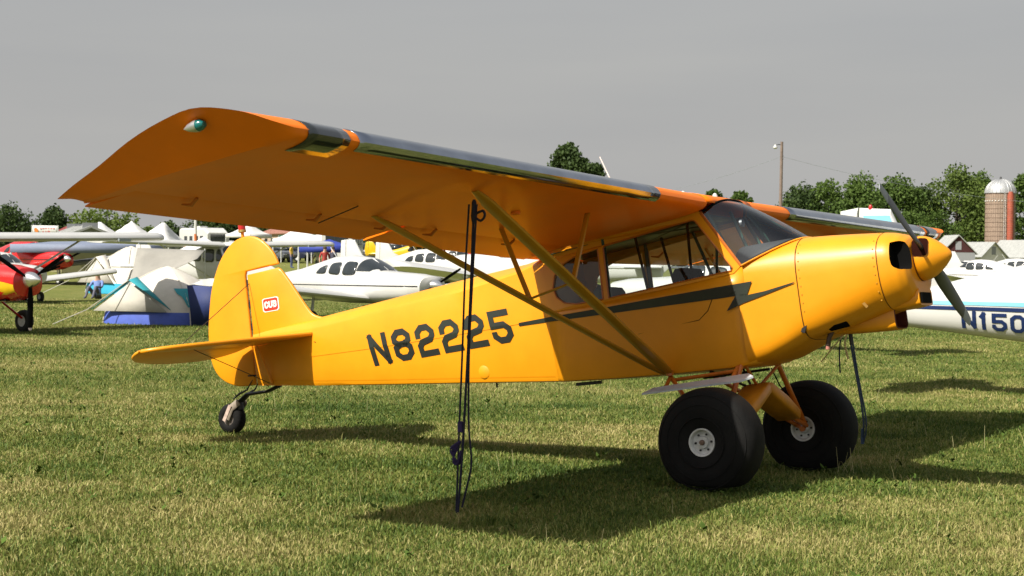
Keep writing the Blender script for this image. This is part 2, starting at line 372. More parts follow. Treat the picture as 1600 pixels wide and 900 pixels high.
def make_wing(s, dihd):
    ys = []; y = .40
    while y < 4.98: ys.append(y); y += .096
    mbw = MB(); rings = []
    for i, y in enumerate(ys+[5.0]): rings.append(sec(y, s, dihd, 0. if i % 3 == 0 else .0008))
    mbw.loft(rings, True, True, True)
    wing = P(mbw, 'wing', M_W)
    # rounded tip bow, its underside sweeping up to the edge
    tz = lambda y: max(y-.4, 0)*math.tan(dihd)
    US = [0, .003, .007, .012, .02, .03, .045, .06, .08, .1, .13, .16, .2, .24, .28, .33, .39, .45, .52, .58, .64, .7, .76, .82, .88, .94, 1.0]
    mbt = MB(); rings = []
    for k in range(13):
        v = k/12; ring = []
        for top in (1, 0):
            for u in (US if top else US[::-1][1:-1]):
                e = edge(u); z0 = tz(5.0); zb = zup(u) if top else zlo(u)
                yc = 5.0+.12*(1-u*.3)
                if k == 0: p = (-u*1.62, 5.0, zb+z0)
                else:
                    q = v
                    yy = 5.0+(e[1]-5.0)*q
                    ez = e[2]+z0
                    if top: zz = ez+(zb+z0-ez)*math.sqrt(max(0, 1-q**2.2)); zz = max(zz, ez)
                    else:
                        qq = max(0, (q-.42)/.58); zz = (zb+z0)+(ez-zb-z0)*qq**.9
                    p = (-u*(1.62+.06*q), yy, zz)
                ring.append((p[0], s*p[1], p[2]+tw(p[0], 5.0)))
        rings.append(ring)
    mbt.loft(rings, True, True, False)
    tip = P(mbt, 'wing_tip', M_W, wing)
    # flap and aileron
    def surf(name, y0, y1, droop, nseg):
        m_ = MB(); rings = []
        for i in range(nseg+1):
            y = y0+(y1-y0)*i/nseg; z0 = tz(y); hx, hz = -.765*CH, .035*CH; ring = []
            sg = .001*(i % 2)
            for u, t in ((.752, .030), (.756, .048), (.79, .0535), (.85, .040-sg), (.93, .019-sg), (1.0, .003), (.998, -.001), (.93, .001+sg), (.85, .003+sg), (.79, .0045), (.756, .012)):
                dx, dz = -u*CH-hx, t*CH-hz; c, q = math.cos(droop), math.sin(droop)
                ring.append((hx+dx*c-dz*q*0, s*y, hz+z0+dz*c+dx*q))
            rings.append([(p[0], p[1], p[2]+tw(p[0], y)) for p in ring])
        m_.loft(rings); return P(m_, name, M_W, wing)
    surf('flap', .415, 2.48, R(1.2), 15); surf('aileron', 2.52, 5.0, R(.8), 18)
    # polished leading edge sheet
    def cuff(name, y0, y1, m_, xr, n=24, o=.004):
        g = MB(); pts = [(u, t) for u, t in LO[::-1] if u*CH < xr[1]]; pts = [(a, b) for a, b in pts][::-1]+[(a, b) for a, b in UP if a*CH < xr[0]]
        rows = []
        for i in range(n+1):
            y = y0+(y1-y0)*i/n; row = []
            for k, (u, t) in enumerate(pts):
                a_, b_ = pts[max(0, k-1)], pts[min(len(pts)-1, k+1)]; tx, tz_ = -(b_[0]-a_[0]), b_[1]-a_[1]; ln = math.hypot(tx, tz_)
                row.append((-u*CH+tz_/ln*o, s*y, t*CH+tz(y)-tx/ln*o+tw(-u*CH, y)))
            rows.append(row)
        g.grid(rows); return P(g, name, m_, wing, solid=.002)
    cuff('leading_edge_sheet', 1.16, 4.60, M_CHR, (.11, .09))
    cuff('landing_light_lens', 4.68, 5.02, mat('dark_lens', (.02, .024, .026), .08, coat=.6), (.15, .17), 4)
    # tie down ring, hinges, pitot, fairings
    for yy in (4.55, 3.45, 2.75, 2.2, 1.2):
        g = MB(); x = -.765*CH; q = tz(yy)+tw(x, yy); g.tube([(x+.04, s*yy, q+.004), (x-.01, s*yy, q-.028), (x-.08, s*yy, q-.012)], [.009, .011, .006], 6); P(g, 'hinge_bracket', M_OR, wing)
    g = MB(); g.tube([(-.93, s*3.42, tz(3.4)+tw(-.93, 3.4)), (-1.22, s*3.46, tz(3.4)-.05+tw(-1.2, 3.4))], .004, 5); P(g, 'aileron_cable', M_DK, wing)
    g = MB(); g.lathe([(-.02, .0), (-.015, .03), (.0, .034), (.012, .03)], (-.62, s*2.1, tz(2.1)+tw(-.62, 2.1)), 'z', 14); P(g, 'inspection_cover', M_W, wing)
    # nav light on the tip
    g = MB(); e = edge(.26); cx, cy, cz = -.36, 5.435, tz(5.3)+.12
    g.lathe([(-.085, .002), (-.05, .02), (-.01, .03), (.012, .032)], (cx, s*cy, cz), 'x', 14); P(g, 'light_housing', M_ALU, wing)
    g = MB(); g.lathe([(.012, .030), (.035, .028), (.052, .016), (.056, .001)], (cx, s*cy, cz), 'x', 14); P(g, 'position_light', M_TEAL if s < 0 else M_RED, wing)
    # struts
    sf, sr, sb = np.array((-.33, s*3.03, tz(3.03)-.01)), np.array((-1.117, s*3.03, tz(3.03)+tw(-1.1, 3.0)+.01)), np.array((-.49, s*.385, -1.145))
    def strut(name, a, b, r, fl, m_=M_ST):
        g = MB(); g.tube([a, a+(b-a)*.03, a+(b-a)*.06, a+(b-a)*.94, b-(b-a)*.02, b], [r*.5, r*.8, r, r, r*.8, r*.5], 12, flat=fl, up=(0, 0, 1)); return P(g, name, m_)
    f_ = strut('wing_strut', sf, sb, .036, (1.35, .62)); r_ = strut('wing_strut', sr, sb+(-.05, 0, .0), .027, (1.35, .62))
    jf, jr = sf+(sb-sf)*.455, sr+(sb-sr)*.49
    for a, b, rr in ((jf, (-.43, s*1.45, tz(1.45)+tw(-.43, 1.45)+.01), .017), (jr, (-1.02, s*1.66, tz(1.66)+tw(-1., 1.66)+.012), .017), (jf, jr, .011)):
        g = MB(); g.tube([a, b], rr, 8, flat=(1.3, .8)); P(g, 'jury_strut', M_ST, f_)
    g = MB(); g.lathe([(-.02, .028), (.02, .028)], (sb[0], sb[1], sb[2]), 'z', 10); P(g, 'strut_fitting', M_OR, f_)
    return wing
make_wing(-1, R(.748)); make_wing(1, R(.25))
# centre section over the cabin
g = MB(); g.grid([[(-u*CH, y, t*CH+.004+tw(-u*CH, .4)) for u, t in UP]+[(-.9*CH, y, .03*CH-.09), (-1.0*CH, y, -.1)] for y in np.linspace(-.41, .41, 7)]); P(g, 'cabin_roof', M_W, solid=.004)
g = MB(); g.grid([[(x, y, -.012+tw(x, .4)) for x in (-1.5, -1.2, -.8, -.4, -.06)] for y in (-.35, 0, .35)]); P(g, 'headliner', M_GRN, solid=.004)
for a, b, n_ in (((-.9, 0, .2), (-1.055, 0, .64), 'antenna'), ):
    g = MB(); g.tube([a, b], [.008, .005], 8); P(g, n_, M_WHT)
for x, y in ((-.28, -.2), (-.10, -.03)):
    g = MB(); zz = zup(-x/CH)+.0; g.lathe([(-.03, .02), (.005, .02), (.02, .013), (.026, .002)], (x, y, zz), 'z', 12); P(g, 'roof_antenna', M_WHT)

# --- fuselage (tube and fabric): x, zbot, wbot, zstringer, wstringer, zlongeron, wlongeron, ztop
FS = [(-4.79, -.735, .020, -.52, .026, -.30, .022, -.255), (-4.0, -.828, .088, -.55, .104, -.33, .088, -.225), (-3.3, -.905, .150, -.57, .172, -.30, .146, -.181),
      (-2.47, -.990, .222, -.58, .250, -.26, .220, -.128), (-1.8, -1.06, .282, -.58, .316, -.20, .285, -.095), (-1.5, -1.092, .305, -.58, .345, -.14, .318, -.06),
      (-1.0, -1.13, .335, -.58, .374, -.08, .365, -.03), (-.5, -1.156, .350, -.58, .382, -.05, .378, -.02), (.0, -1.172, .350, -.58, .384, -.04, .38, 0), (.15, -1.172, .345, -.58, .385, -.4, .381, 0), (.6, -1.05, .30, -.6, .375, -.45, .36, 0)]
def side(x, z):
    zb, wb, zs, ws, zl, wl, zt = interp(FS, x)
    return float(np.interp(z, [zb, zb+.03, zs, zl, zt], [wb-.02, wb, ws, wl, 0.]))
def ring_aft(x):
    zb, wb, zs, ws, zl, wl, zt = interp(FS, x)
    half = [(0, zb), (wb*.85, zb), (wb-.008, zb+.008), (wb, zb+.03), ((wb+ws)/2+.002, (zb+zs)/2), (ws, zs), ((ws+wl)/2+.003, (zs+zl)/2), (wl, zl), (wl*.93, zl+(zt-zl)*.22), (wl*.5, zl+(zt-zl)*.74), (0, zt)]
    return [(x, y, z) for y, z in half]+[(x, -y, z) for y, z in half[-2:0:-1]]
g = MB(); xs = list(np.linspace(-4.79, -1.5, 24)); g.loft([ring_aft(x) for x in xs], True, True, True); fus = P(g, 'fuselage', M_Y, angle=22)
for zf, nm in ((.0, 'stringer_tape'), (1., 'longeron_tape')):
    for s in (-1, 1):
        rows = [[], []]
        for x in np.linspace(-4.7, -1.52, 22):
            zb, wb, zs, ws, zl, wl, zt = interp(FS, x); zc = zs if zf == 0 else zb+.03
            for r_, dz in zip(rows, (-.016, .016)): r_.append((x, s*(side(x, zc+dz)+.0035), zc+dz))
        g = MB(); g.grid(rows); P(g, nm, M_Y, fus)
# cabin: belly and lower sides up to the sill
SILL = [(-1.5, -.55), (-.96, -.548), (.13, -.49), (.2, -.45)]
def sill(x): return interp(SILL, x)[0]
g = MB(); rows = []
for x in np.linspace(-1.5, .2, 14):
    zb, wb, zs, ws, zl, wl, zt = interp(FS, x); zi = sill(x)
    half = [(0, zb), (wb*.85, zb), (wb-.008, zb+.008), (wb, zb+.03), ((wb+ws)/2+.002, (zb+zs)/2)]+[(side(x, z), z) for z in ((zb+zs)/2*.5+zs*.5, min(zs, zi-.02), zi)]
    rows.append([(x, -y, z) for y, z in half[::-1]]+[(x, y, z) for y, z in half[1:]])
g.grid(rows); cab = P(g, 'cabin_shell', M_Y, solid=.004, angle=22)
# cabin sides with window openings
def side_w(x, z):
    zb, wb, zs, ws, zl, wl, zt = interp(FS, x); return float(np.interp(z, [zs, zl], [ws, wl]))
def side_panel(s):
    outer = [(-1.5, -.55), (-1.2, -.549), (-.96, -.548), (-.5, -.5235), (.13, -.49), (.185, -.45), (-.088, .01), (-.5, -.01), (-1.0, -.04), (-1.3, -.06), (-1.5, -.07), (-1.5, -.14), (-1.5, -.35)]
    h1 = [(-.925, -.517), (-.4, -.492), (.115, -.468), (.125, -.45), (-.125, -.058), (-.15, -.048), (-.5, -.077), (-.91, -.115), (-.925, -.13)]
    h2 = [(-.975, -.518), (-1.22, -.518), (-1.33, -.495), (-1.40, -.44), (-1.425, -.36), (-1.40, -.27), (-1.33, -.20), (-1.2, -.155), (-.975, -.128)]
    polys = [[Vector((a, b, 0)) for a, b in q] for q in (outer, h1, h2)]; tris = tessellate_polygon(polys); flat = outer+h1+h2
    g = MB(); g.add([(a, s*(side_w(a, b)+.0), b) for a, b in flat], tris); P(g, 'window_surround', M_Y, cab, solid=.012, smooth_=False)
    for nm, q in (('window_pane', h1), ('window_pane', h2)):
        g = MB(); cx, cz = sum(a for a, b in q)/len(q), sum(b for a, b in q)/len(q)
        vs = [(cx, s*(side_w(cx, cz)-.004), cz)]+[(a, s*(side_w(a, b)-.004), b) for a, b in q]; g.add(vs, [(0, i+1, (i+1) % len(q)+1) for i in range(len(q))]); P(g, nm, M_GL, cab, smooth_=False)
        g = MB(); pts = [(a, s*(side_w(a, b)+.007), b) for a, b in q]; g.tube(pts+[pts[0]], .006, 5, up=(0, 1, 0)); P(g, 'window_frame', M_OR, cab)
side_panel(-1); side_panel(1)
# door seams
for s in (-1, 1):
    g = MB(); pl = [(-.72, -.822), (-.2, -.787), (-.12, -.73), (-.03, -.585)]
    g.tube([(a, s*(side(a, b)+.001), b) for a, b in pl], .004, 5, up=(0, 1, 0)); P(g, 'door_seam', M_BLK, cab)
# boot cowl, cowling, nose bowl : x, zbot, ztop, halfwidth, zcentre, e_low, e_top
CS = [(.14, -1.172, -.40, .384, -.62, 9.0, 5.5), (.3, -1.145, -.345, .383, -.62, 8.0, 4.0), (.45, -1.095, -.31, .38, -.62, 7.0, 3.2), (.6, -1.04, -.288, .376, -.61, 5.5, 2.7),
      (.8, -1.005, -.305, .37, -.60, 4.2, 2.55), (1.0, -.965, -.328, .36, -.595, 3.3, 2.5), (1.19, -.92, -.352, .345, -.59, 2.7, 2.5)]
NB = [(1.196, -.92, -.352, .345, -.59, 2.7, 2.5), (1.25, -.905, -.362, .338, -.59, 2.6, 2.5), (1.32, -.885, -.385, .318, -.59, 2.5, 2.4), (1.365, -.86, -.415, .285, -.59, 2.4, 2.3), (1.388, -.82, -.455, .24, -.585, 2.3, 2.2), (1.393, -.76, -.5, .18, -.58, 2.1, 2.1)]
def sring(x, zb, zt, w_, zc, el, et, n=40):
    r_ = []
    for k in range(n):
        a = 2*math.pi*k/n; c, q = math.cos(a), math.sin(a); e = et if q >= 0 else el
        r_.append((x, w_*math.copysign(abs(c)**(2/e), c), zc+(zt-zc if q >= 0 else zc-zb)*math.copysign(abs(q)**(2/e), q)))
    return r_
def cowl_y(x, z, tab):
    zb, zt, w_, zc, el, et = interp(tab, x); h = (zt-zc) if z >= zc else (zc-zb); e = et if z >= zc else el
    return w_*max(0., 1-min(1., abs(z-zc)/h)**e)**(1/e)
def loft_tab(tab, sub=3):
    g = MB(); rings = []
    for i in range(len(tab)-1):
        for k in range(sub): t = k/sub; rings.append(sring(*[a+(b-a)*t for a, b in zip(tab[i], tab[i+1])]))
    rings.append(sring(*tab[-1])); return g, rings
g, rg = loft_tab(CS[:4]); g.loft(rg, True, False, False); P(g, 'boot_cowl', M_Y, angle=50)
c2 = [(.606,)+CS[3][1:]]+CS[4:]; g, rg = loft_tab(c2); g.loft(rg, True, False, False); cowl = P(g, 'cowling', M_Y, angle=60)
# nose bowl with two inlets cut out of it
g = MB(); rg = []
for i in range(len(NB)-1):
    for k in range(4): t = k/4; rg.append(sring(*[a+(b-a)*t for a, b in zip(NB[i], NB[i+1])], n=64))
rg.append(sring(*NB[-1], n=64)); g.loft(rg, True, True, True); nb = P(g, 'nose_bowl', M_Y, angle=60)
nb.data.materials.append(M_BLK)
cuts = []
for s in (-1, 1):
    g = MB(); rr = []
    for x, k_ in ((1.282, .92), (1.32, .97), (1.36, 1.0), (1.45, 1.06)):
        rr.append([(x, s*(.262+.072*k_*math.copysign(abs(math.cos(a))**.45, math.cos(a))), -.545+.105*k_*math.copysign(abs(math.sin(a))**.45, math.sin(a))) for a in np.linspace(0, 2*math.pi, 33)[:-1]])
    g.loft(rr); co = P(g, 'inlet_cutter', M_BLK); cuts.append(co)
    md = nb.modifiers.new('cut', 'BOOLEAN'); md.operation = 'DIFFERENCE'; md.object = co; md.solver = 'EXACT'; md.material_mode = 'TRANSFER'
bpy.context.view_layer.update()
me = bpy.data.meshes.new_from_object(nb.evaluated_get(bpy.context.evaluated_depsgraph_get())); nb.modifiers.clear(); nb.data = me; me.set_sharp_from_angle(angle=R(50))
for co in cuts: bpy.data.objects.remove(co)
# chin with the carburettor intake and the scoop below
g = MB(); rg = []
for x, zt, zb, w_ in ((1.18, -.80, -.915, .16), (1.30, -.79, -.915, .155), (1.395, -.785, -.905, .145)): rg.append(sring(x, zb, zt, w_, (zb+zt)/2, 6, 6, 28))
g.loft(rg, True, False, True); P(g, 'chin', M_Y, nb, angle=40)
g = MB(); g.box((1.40, -.02, -.852), (.02, .2, .075)); P(g, 'carburettor_intake', M_BLK, nb)
g = MB(); rg = []
for x, zt, zb, w_ in ((.70, -.93, -1.02, .13), (.85, -.885, -1.035, .14), (1.15, -.875, -1.05, .14), (1.195, -.88, -1.045, .135)): rg.append(sring(x, zb, zt, w_, (zb+zt)/2, 5, 5, 28))
g.loft(rg, True, True, False); sco = P(g, 'air_scoop', M_Y, angle=40)
g = MB(); g.loft([sring(1.195, -1.045, -.88, .135, -.9625, 5, 5, 28), sring(1.20, -1.038, -.887, .127, -.9625, 5, 5, 28), sring(1.12, -1.035, -.89, .125, -.9625, 5, 5, 28)], True, False, True); P(g, 'scoop_throat', mat('maroon_duct', (.09, .012, .008), .6), sco)
# seams and cowl fasteners
def seam(tab, x, r_=.0022, name='cowl_seam', par=None):
    g = MB(); rr = sring(x, *interp(tab, x), n=64); g.tube([(p[0], p[1]*1.002, -.6+(p[2]+.6)*1.002) for p in rr+[rr[0]]], r_, 5, up=(1, 0, 0)); P(g, name, mat('dark_seam_paint', (.18, .06, .004), .7), par or cowl)  # thin dark brown bead marking the panel joint
seam(CS, .6); seam(NB, 1.196)
for tab_, x_ in ((CS, .625), (CS, 1.17)):
    for k in range(9):
        z_ = -.36-.06*k; g = MB(); g.lathe([(-.003, .0055), (.001, .0055), (.002, .003)], (x_, -cowl_y(x_, z_, tab_), z_), 'y', 8); P(g, 'fastener', M_ST, cowl)
g = MB(); g.box((1.05, -cowl_y(1.05, -.845, CS)+.002, -.845), (.02, .008, .075), ry=R(-35)); P(g, 'cowl_latch', mat('worn_olive', (.26, .13, .012), .6), cowl)
# exhaust, cowl flap opening, breather tubes
g = MB(); g.tube([(.76, -.18, -.97), (.72, -.2, -1.04), (.70, -.2, -1.10)], .018, 10); P(g, 'exhaust_stack', mat('burnt_steel', (.09, .06, .05), .45, metal=.7), cowl)
g = MB(); g.tube([(.70, -.2, -1.10), (.695, -.2, -1.125)], .015, 10); P(g, 'breather_cap', mat('pale_red', (.5, .2, .16), .5), cowl)
g = MB(); g.tube([(.83, -.05, -.99), (.82, -.05, -1.11)], .014, 8); P(g, 'drain_tube', M_DK, cowl)
g = MB(); g.add([(.72, -.32, -.945), (.88, -.285, -.925), (.90, -.24, -.985), (.76, -.25, -1.0)], [(0, 1, 2, 3)]); P(g, 'cowl_opening', M_BLK, cowl, solid=.01)
g = MB(); g.box((.60, -.345, -.955), (.03, .02, .07), ry=R(25)); P(g, 'drain_bracket', M_DK, cowl)
# --- windshield
def wsp(s_, t):
    k = 1-abs(s_)**2.6
    xs_, zs_ = -.078+.268*t, .0-.446*t; xc, zc = .02+.57*t, .10-.39*t+.015*math.sin(math.pi*t)
    return (xs_+(xc-xs_)*k, .382*math.copysign(abs(s_)**.86, s_), zs_+(zc-zs_)*k)
g = MB(); g.grid([[wsp(s_, t) for s_ in np.linspace(-1, 1, 41)] for t in np.linspace(0, 1, 15)]); wsh = P(g, 'windshield', M_WS)
g = MB(); pts = [wsp(s_, 1) for s_ in np.linspace(-1, 1, 41)]; g.tube([(p[0]+.004, p[1], p[2]+.002) for p in pts], .014, 6, flat=(1.5, .6)); P(g, 'windshield_base_strip', M_Y, wsh)
for s in (-1, 1):
    g = MB(); g.tube([wsp(s, 0), wsp(s, .5), wsp(s, 1)], .010, 8, flat=(1.3, .6), up=(0, 1, 0)); P(g, 'windshield_post', M_OR, wsh)
    g = MB(); pts = [wsp(s*.999, t) for t in (0,)]+[(.02, s*.2, .14)]
g = MB(); g.tube([wsp(s_, .02) for s_ in np.linspace(-1, 1, 21)], .010, 6); P(g, 'windshield_top_strip', M_BLK, wsh)
# glareshield, instrument panel, cabin tubes, seats
g = MB(); rows = []
for t in (0, .35, .7, 1.0):
    row = []
    for s_ in np.linspace(-.97, .97, 21):
        b = wsp(s_, 1); x = b[0]-.02-(b[0]-.02-.12)*t; z = min(b[2]+.012, -.30)
        row.append((x, b[1]*.97, b[2]+.014-.0*t))
    rows.append(row)
g.grid(rows); P(g, 'glareshield', mat('dark_grey_vinyl', (.06, .062, .066), .7), wsh, solid=.004)
g = MB(); g.box((.10, 0, -.50), (.03, .68, .26)); pan = P(g, 'instrument_panel', M_BLK)
for i in range(5):
    g = MB(); g.lathe([(-.006, .04), (.0, .04), (.001, .034)], (.083, -.24+.12*i, -.45), 'x', 16); P(g, 'gauge', M_ALU, pan)
for a, b, r_ in (((.15, -.34, -.44), (-.05, -.33, .0), .014), ((.15, .34, -.44), (-.05, .33, .0), .014), ((.12, 0.05, -.42), (-.03, 0.05, .02), .014), ((-.35, .34, -.5), (-.5, .33, -.02), .013), ((-.35, .34, -.5), (-.28, .33, -.02), .011), ((-.93, .35, -.55), (-.93, .35, -.06), .016), ((-.93, -.35, -.55), (-.93, -.35, -.06), .016), ((-.93, -.3, -.06), (-.1, .3, -.02), .012), ((-.93, .3, -.06), (-.1, -.3, -.02), .012), ((-.5, -.34, -.03), (-.5, .34, -.03), .014)):
    g = MB(); g.tube([a, b], r_, 8); P(g, 'cabin_tube', M_GRN, cab)
for a, b in (((-.62, -.26, -.72), (-.70, -.26, -.07)), ((-.55, .1, -.72), (-.66, .1, -.07)), ((-.30, -.2, -.5), (-.28, -.2, -.04))):
    g = MB(); g.tube([a, b], .011, 6); P(g, 'harness_strap', M_BLK, cab)
for x, top, m_ in ((-.42, -.36, M_BLK), (-1.12, -.40, M_SEAT)):
    st = MB(); st.loft([[(x-.03+dx, y*1, z) for dx, y, z in ((0, -w_, z_), (.06, -w_*1.05, z_), (.075, 0, z_), (.06, w_*1.05, z_), (0, w_, z_), (-.015, 0, z_))] for z_, w_ in ((-.95, .20), (-.8, .23), (-.5, .22), (top-.03, .2), (top, .16))]); P(st, 'seat_back', m_, cab, angle=60)
    st = MB(); st.box((x+.22, 0, -.90), (.42, .42, .1)); P(st, 'seat_cushion', m_, cab)
g = MB(); g.box((-1.24, 0, -.62), (.44, .60, .1)); P(g, 'baggage_shelf', M_SEAT, cab)
g = MB(); g.lathe([(-.015, .0), (-.01, .03), (.01, .03), (.012, .0)], (.12, -.1, -.10), 'x', 16); P(g, 'compass', M_ALU, wsh)
# --- spinner and propeller
HX, HZ = 1.40, -.572
g = MB(); g.lathe([(0, .158), (.02, .160), (.05, .154), (.09, .137), (.13, .111), (.17, .077), (.20, .046), (.218, .022), (.224, .004)], (HX, 0, HZ), 'x', 40); spn = P(g, 'spinner', M_Y, angle=60)
g = MB(); g.lathe([(-.012, .163), (-.002, .163)], (HX, 0, HZ), 'x', 40); P(g, 'spinner_plate', mat('red_brown_plate', (.2, .05, .012), .5), spn)
prop = None
ux = np.array((0, .868, -.496)); vx = np.array((0, .496, .868))
for sgn in (-1, 1):
    d = ux*sgn; t_ = vx*sgn; g = MB(); rings = []
    for rr, wd, th_, tw in ((.06, .06, .055, 40), (.13, .068, .05, 36), (.20, .095, .040, 28), (.30, .122, .030, 20), (.45, .132, .022, 14), (.62, .125, .016, 10), (.78, .105, .012, 8), (.88, .085, .009, 7), (.925, .065, .006, 7)):
        c = np.array((HX+.045, 0, HZ))+d*rr; a = R(tw); e = t_*math.cos(a)+np.array((1, 0, 0))*math.sin(a); q = np.cross(d, e)
        rings.append([c+e*wd*.5*math.cos(2*math.pi*k/14)+q*th_*.5*math.sin(2*math.pi*k/14)*(1 if k < 8 else .6) for k in range(14)])
    g.loft(rings[:-2]); bl = P(g, 'propeller_blade', mat('grey_black_blade', (.022, .026, .022), .45, coat=.1, var=.3, scale=12))
    g = MB(); g.loft(rings[-3:]); P(g, 'blade_tip', mat('silver_tip', (.22, .24, .25), .5), bl)
    g = MB(); c = np.array((HX+.03, 0, HZ))+d*.135; ring = []
    for k in range(20):
        a = 2*math.pi*k/20; xx = .058*math.copysign(abs(math.cos(a))**.5, math.cos(a)); tt = .075*math.copysign(abs(math.sin(a))**.5, math.sin(a))
        rr = float(np.interp(.03+xx, [0, .02, .05, .09, .13], [.158, .160, .154, .137, .111]))
        ring.append(np.array((HX+.03+xx+.012, 0, HZ))+d*(math.sqrt(max(0, rr*rr-tt*tt))+.007)+t_*tt)
    cc = np.array((HX+.042, 0, HZ))+d*.164; g.add([cc]+ring, [(0, k+1, (k+1) % 20+1) for k in range(20)]); P(g, 'blade_cutout', mat('dark_red_cutout', (.02, .005, .003), .9, spec=.05), spn)
# --- tail
def flat_surf(name, outline, thick, m_, parent=None, axis=1, c=0., frame=.014, fn=None):
    """fabric tail surface: outline tube frame with skins bulged to the thickness"""
    n = len(outline); g = MB()
    ar = sum(outline[i][0]*outline[(i+1) % n][1]-outline[(i+1) % n][0]*outline[i][1] for i in range(n)); sg = 1 if ar > 0 else -1
    def inset(d):
        r_ = []
        for i in range(n):
            a, b, c3 = np.array(outline[i-1]), np.array(outline[i]), np.array(outline[(i+1) % n])
            e1, e2 = b-a, c3-b; e1 = e1/max(1e-9, np.linalg.norm(e1)); e2 = e2/max(1e-9, np.linalg.norm(e2)); e = e1+e2; e = e/max(1e-6, np.linalg.norm(e))
            r_.append(tuple(b+np.array((-e[1], e[0]))*d*sg))
        return r_
    T3 = lambda q, o: [(a, c+o, b) if axis == 1 else (a, b, c+o) for a, b in q]
    i1, i2 = inset(.004), inset(.014)
    g.loft([T3(i2, thick/2), T3(i1, thick*.36), T3(outline, 0), T3(i1, -thick*.36), T3(i2, -thick/2)], True, False, False)
    tr = tessellate_polygon([[Vector((a, b, 0)) for a, b in i2]])
    g.f += [tuple(k) for k in tr]+[tuple(4*n+k for k in t) for t in tr]
    if fn: g.v = [fn(p) for p in g.v]
    return P(g, name, m_, parent, angle=60)
def spline(pts, n=6, closed=False):
    out_ = []; N_ = len(pts)
    for i in range(N_ if closed else N_-1):
        p0, p1, p2, p3 = [np.array(pts[j % N_] if closed else pts[max(0, min(N_-1, j))]) for j in (i-1, i, i+1, i+2)]
        for k in range(n):
            t = k/n; out_.append(tuple(.5*((2*p1)+(-p0+p2)*t+(2*p0-5*p1+4*p2-p3)*t*t+(-p0+3*p1-3*p2+p3)*t**3)))
    if not closed: out_.append(tuple(pts[-1]))
    return out_
rud_o = spline([(-4.41, .315), (-4.46, .43), (-4.56, .545), (-4.66, .605), (-4.77, .625), (-4.90, .605), (-5.02, .53), (-5.13, .405), (-5.23, .215), (-5.29, .0), (-5.325, -.2), (-5.33, -.40), (-5.285, -.55), (-5.19, -.65), (-5.06, -.708), (-4.93, -.725), (-4.82, -.725)], 4)+[(-4.815, -.4), (-4.815, .0), (-4.812, .27), (-4.80, .305), (-4.6, .31)]
rud = flat_surf('rudder', rud_o, .034, M_Y)
fin_o = [(-4.79, -.28), (-4.79, .0), (-4.79, .275), (-4.6, .28), (-4.425, .285), (-4.40, .27)]+spline([(-4.385, .255), (-4.32, .165), (-4.23, .025), (-4.14, -.115), (-4.08, -.185), (-3.99, -.225)], 4)+[(-3.9, -.245), (-3.95, -.33), (-4.3, -.3)]
fin = flat_surf('fin', fin_o, .034, M_Y)
for z in (.20, .0, -.2):
    g = MB(); g.lathe([(-.03, .012), (.03, .012)], (-4.80, 0, z), 'z', 8); P(g, 'rudder_hinge', M_DK, rud)
g = MB(); g.lathe([(-.05, .013), (.0, .016), (.02, .02), (.022, .0)], (-4.805, 0, .665), 'z', 14); bc = P(g, 'beacon_stem', M_Y, rud)
g = MB(); g.lathe([(0, .034), (.05, .034), (.09, .03), (.115, .02), (.12, .002)], (-4.805, 0, .69), 'z', 18); P(g, 'beacon', M_RED, rud)
g = MB(); g.lathe([(-.02, .036), (.0, .036)], (-4.805, 0, .69), 'z', 18); P(g, 'beacon_collar', mat('brass_ring', (.5, .36, .12), .4, metal=.6), rud)
ZS = -.36
for s in (-1, 1):
    so_ = [(-4.03, .04)]+spline([(-4.06, .12), (-4.17, .45), (-4.30, .82), (-4.44, 1.16), (-4.56, 1.36), (-4.68, 1.45), (-4.775, 1.465)], 4)+[(-4.78, .8), (-4.785, .05)]
    stab = flat_surf('stabilizer', [(a, s*b) for a, b in so_], .036, M_Y, axis=2, c=ZS, fn=lambda p: (p[0], p[1], p[2]-.035*abs(p[1])))
    eo = [(-4.80, .05), (-4.80, .8), (-4.797, 1.465)]+spline([(-4.86, 1.455), (-4.98, 1.37), (-5.09, 1.16), (-5.155, .85), (-5.17, .55), (-5.14, .3), (-5.05, .14), (-4.95, .07)], 4)
    dr = R(13)
    def droop(p):
        dx = p[0]+4.80; return (-4.80+dx*math.cos(dr), p[1], p[2]+dx*math.sin(dr)-.035*abs(p[1]))
    flat_surf('elevator', [(a, s*b) for a, b in eo], .03, M_Y, stab, axis=2, c=ZS, fn=droop)
    for a, b in (((-4.74, s*1.0, ZS), (-4.77, s*.02, .19)), ((-4.74, s*1.0, ZS), (-4.62, s*.02, -.745))):
        g = MB(); g.tube([a, b], .0035, 5); P(g, 'brace_wire', M_DK, stab)
    g = MB(); g.tube([(-4.66, s*.13, ZS-.03), (-4.6, s*.05, -.74)], [.010, .012], 8); P(g, 'stabilizer_strut', M_Y, stab)
    g = MB(); q = [(-4.005, -.30), (-4.0, -.275), (-4.03, -.265), (-4.045, -.30), (-4.04, -.44), (-4.015, -.45)]; g.add([(a, s*(side(a, b)+.004), b) for a, b in q], [tuple(range(6))]); P(g, 'trim_slot', M_BLK, fus, smooth_=False)
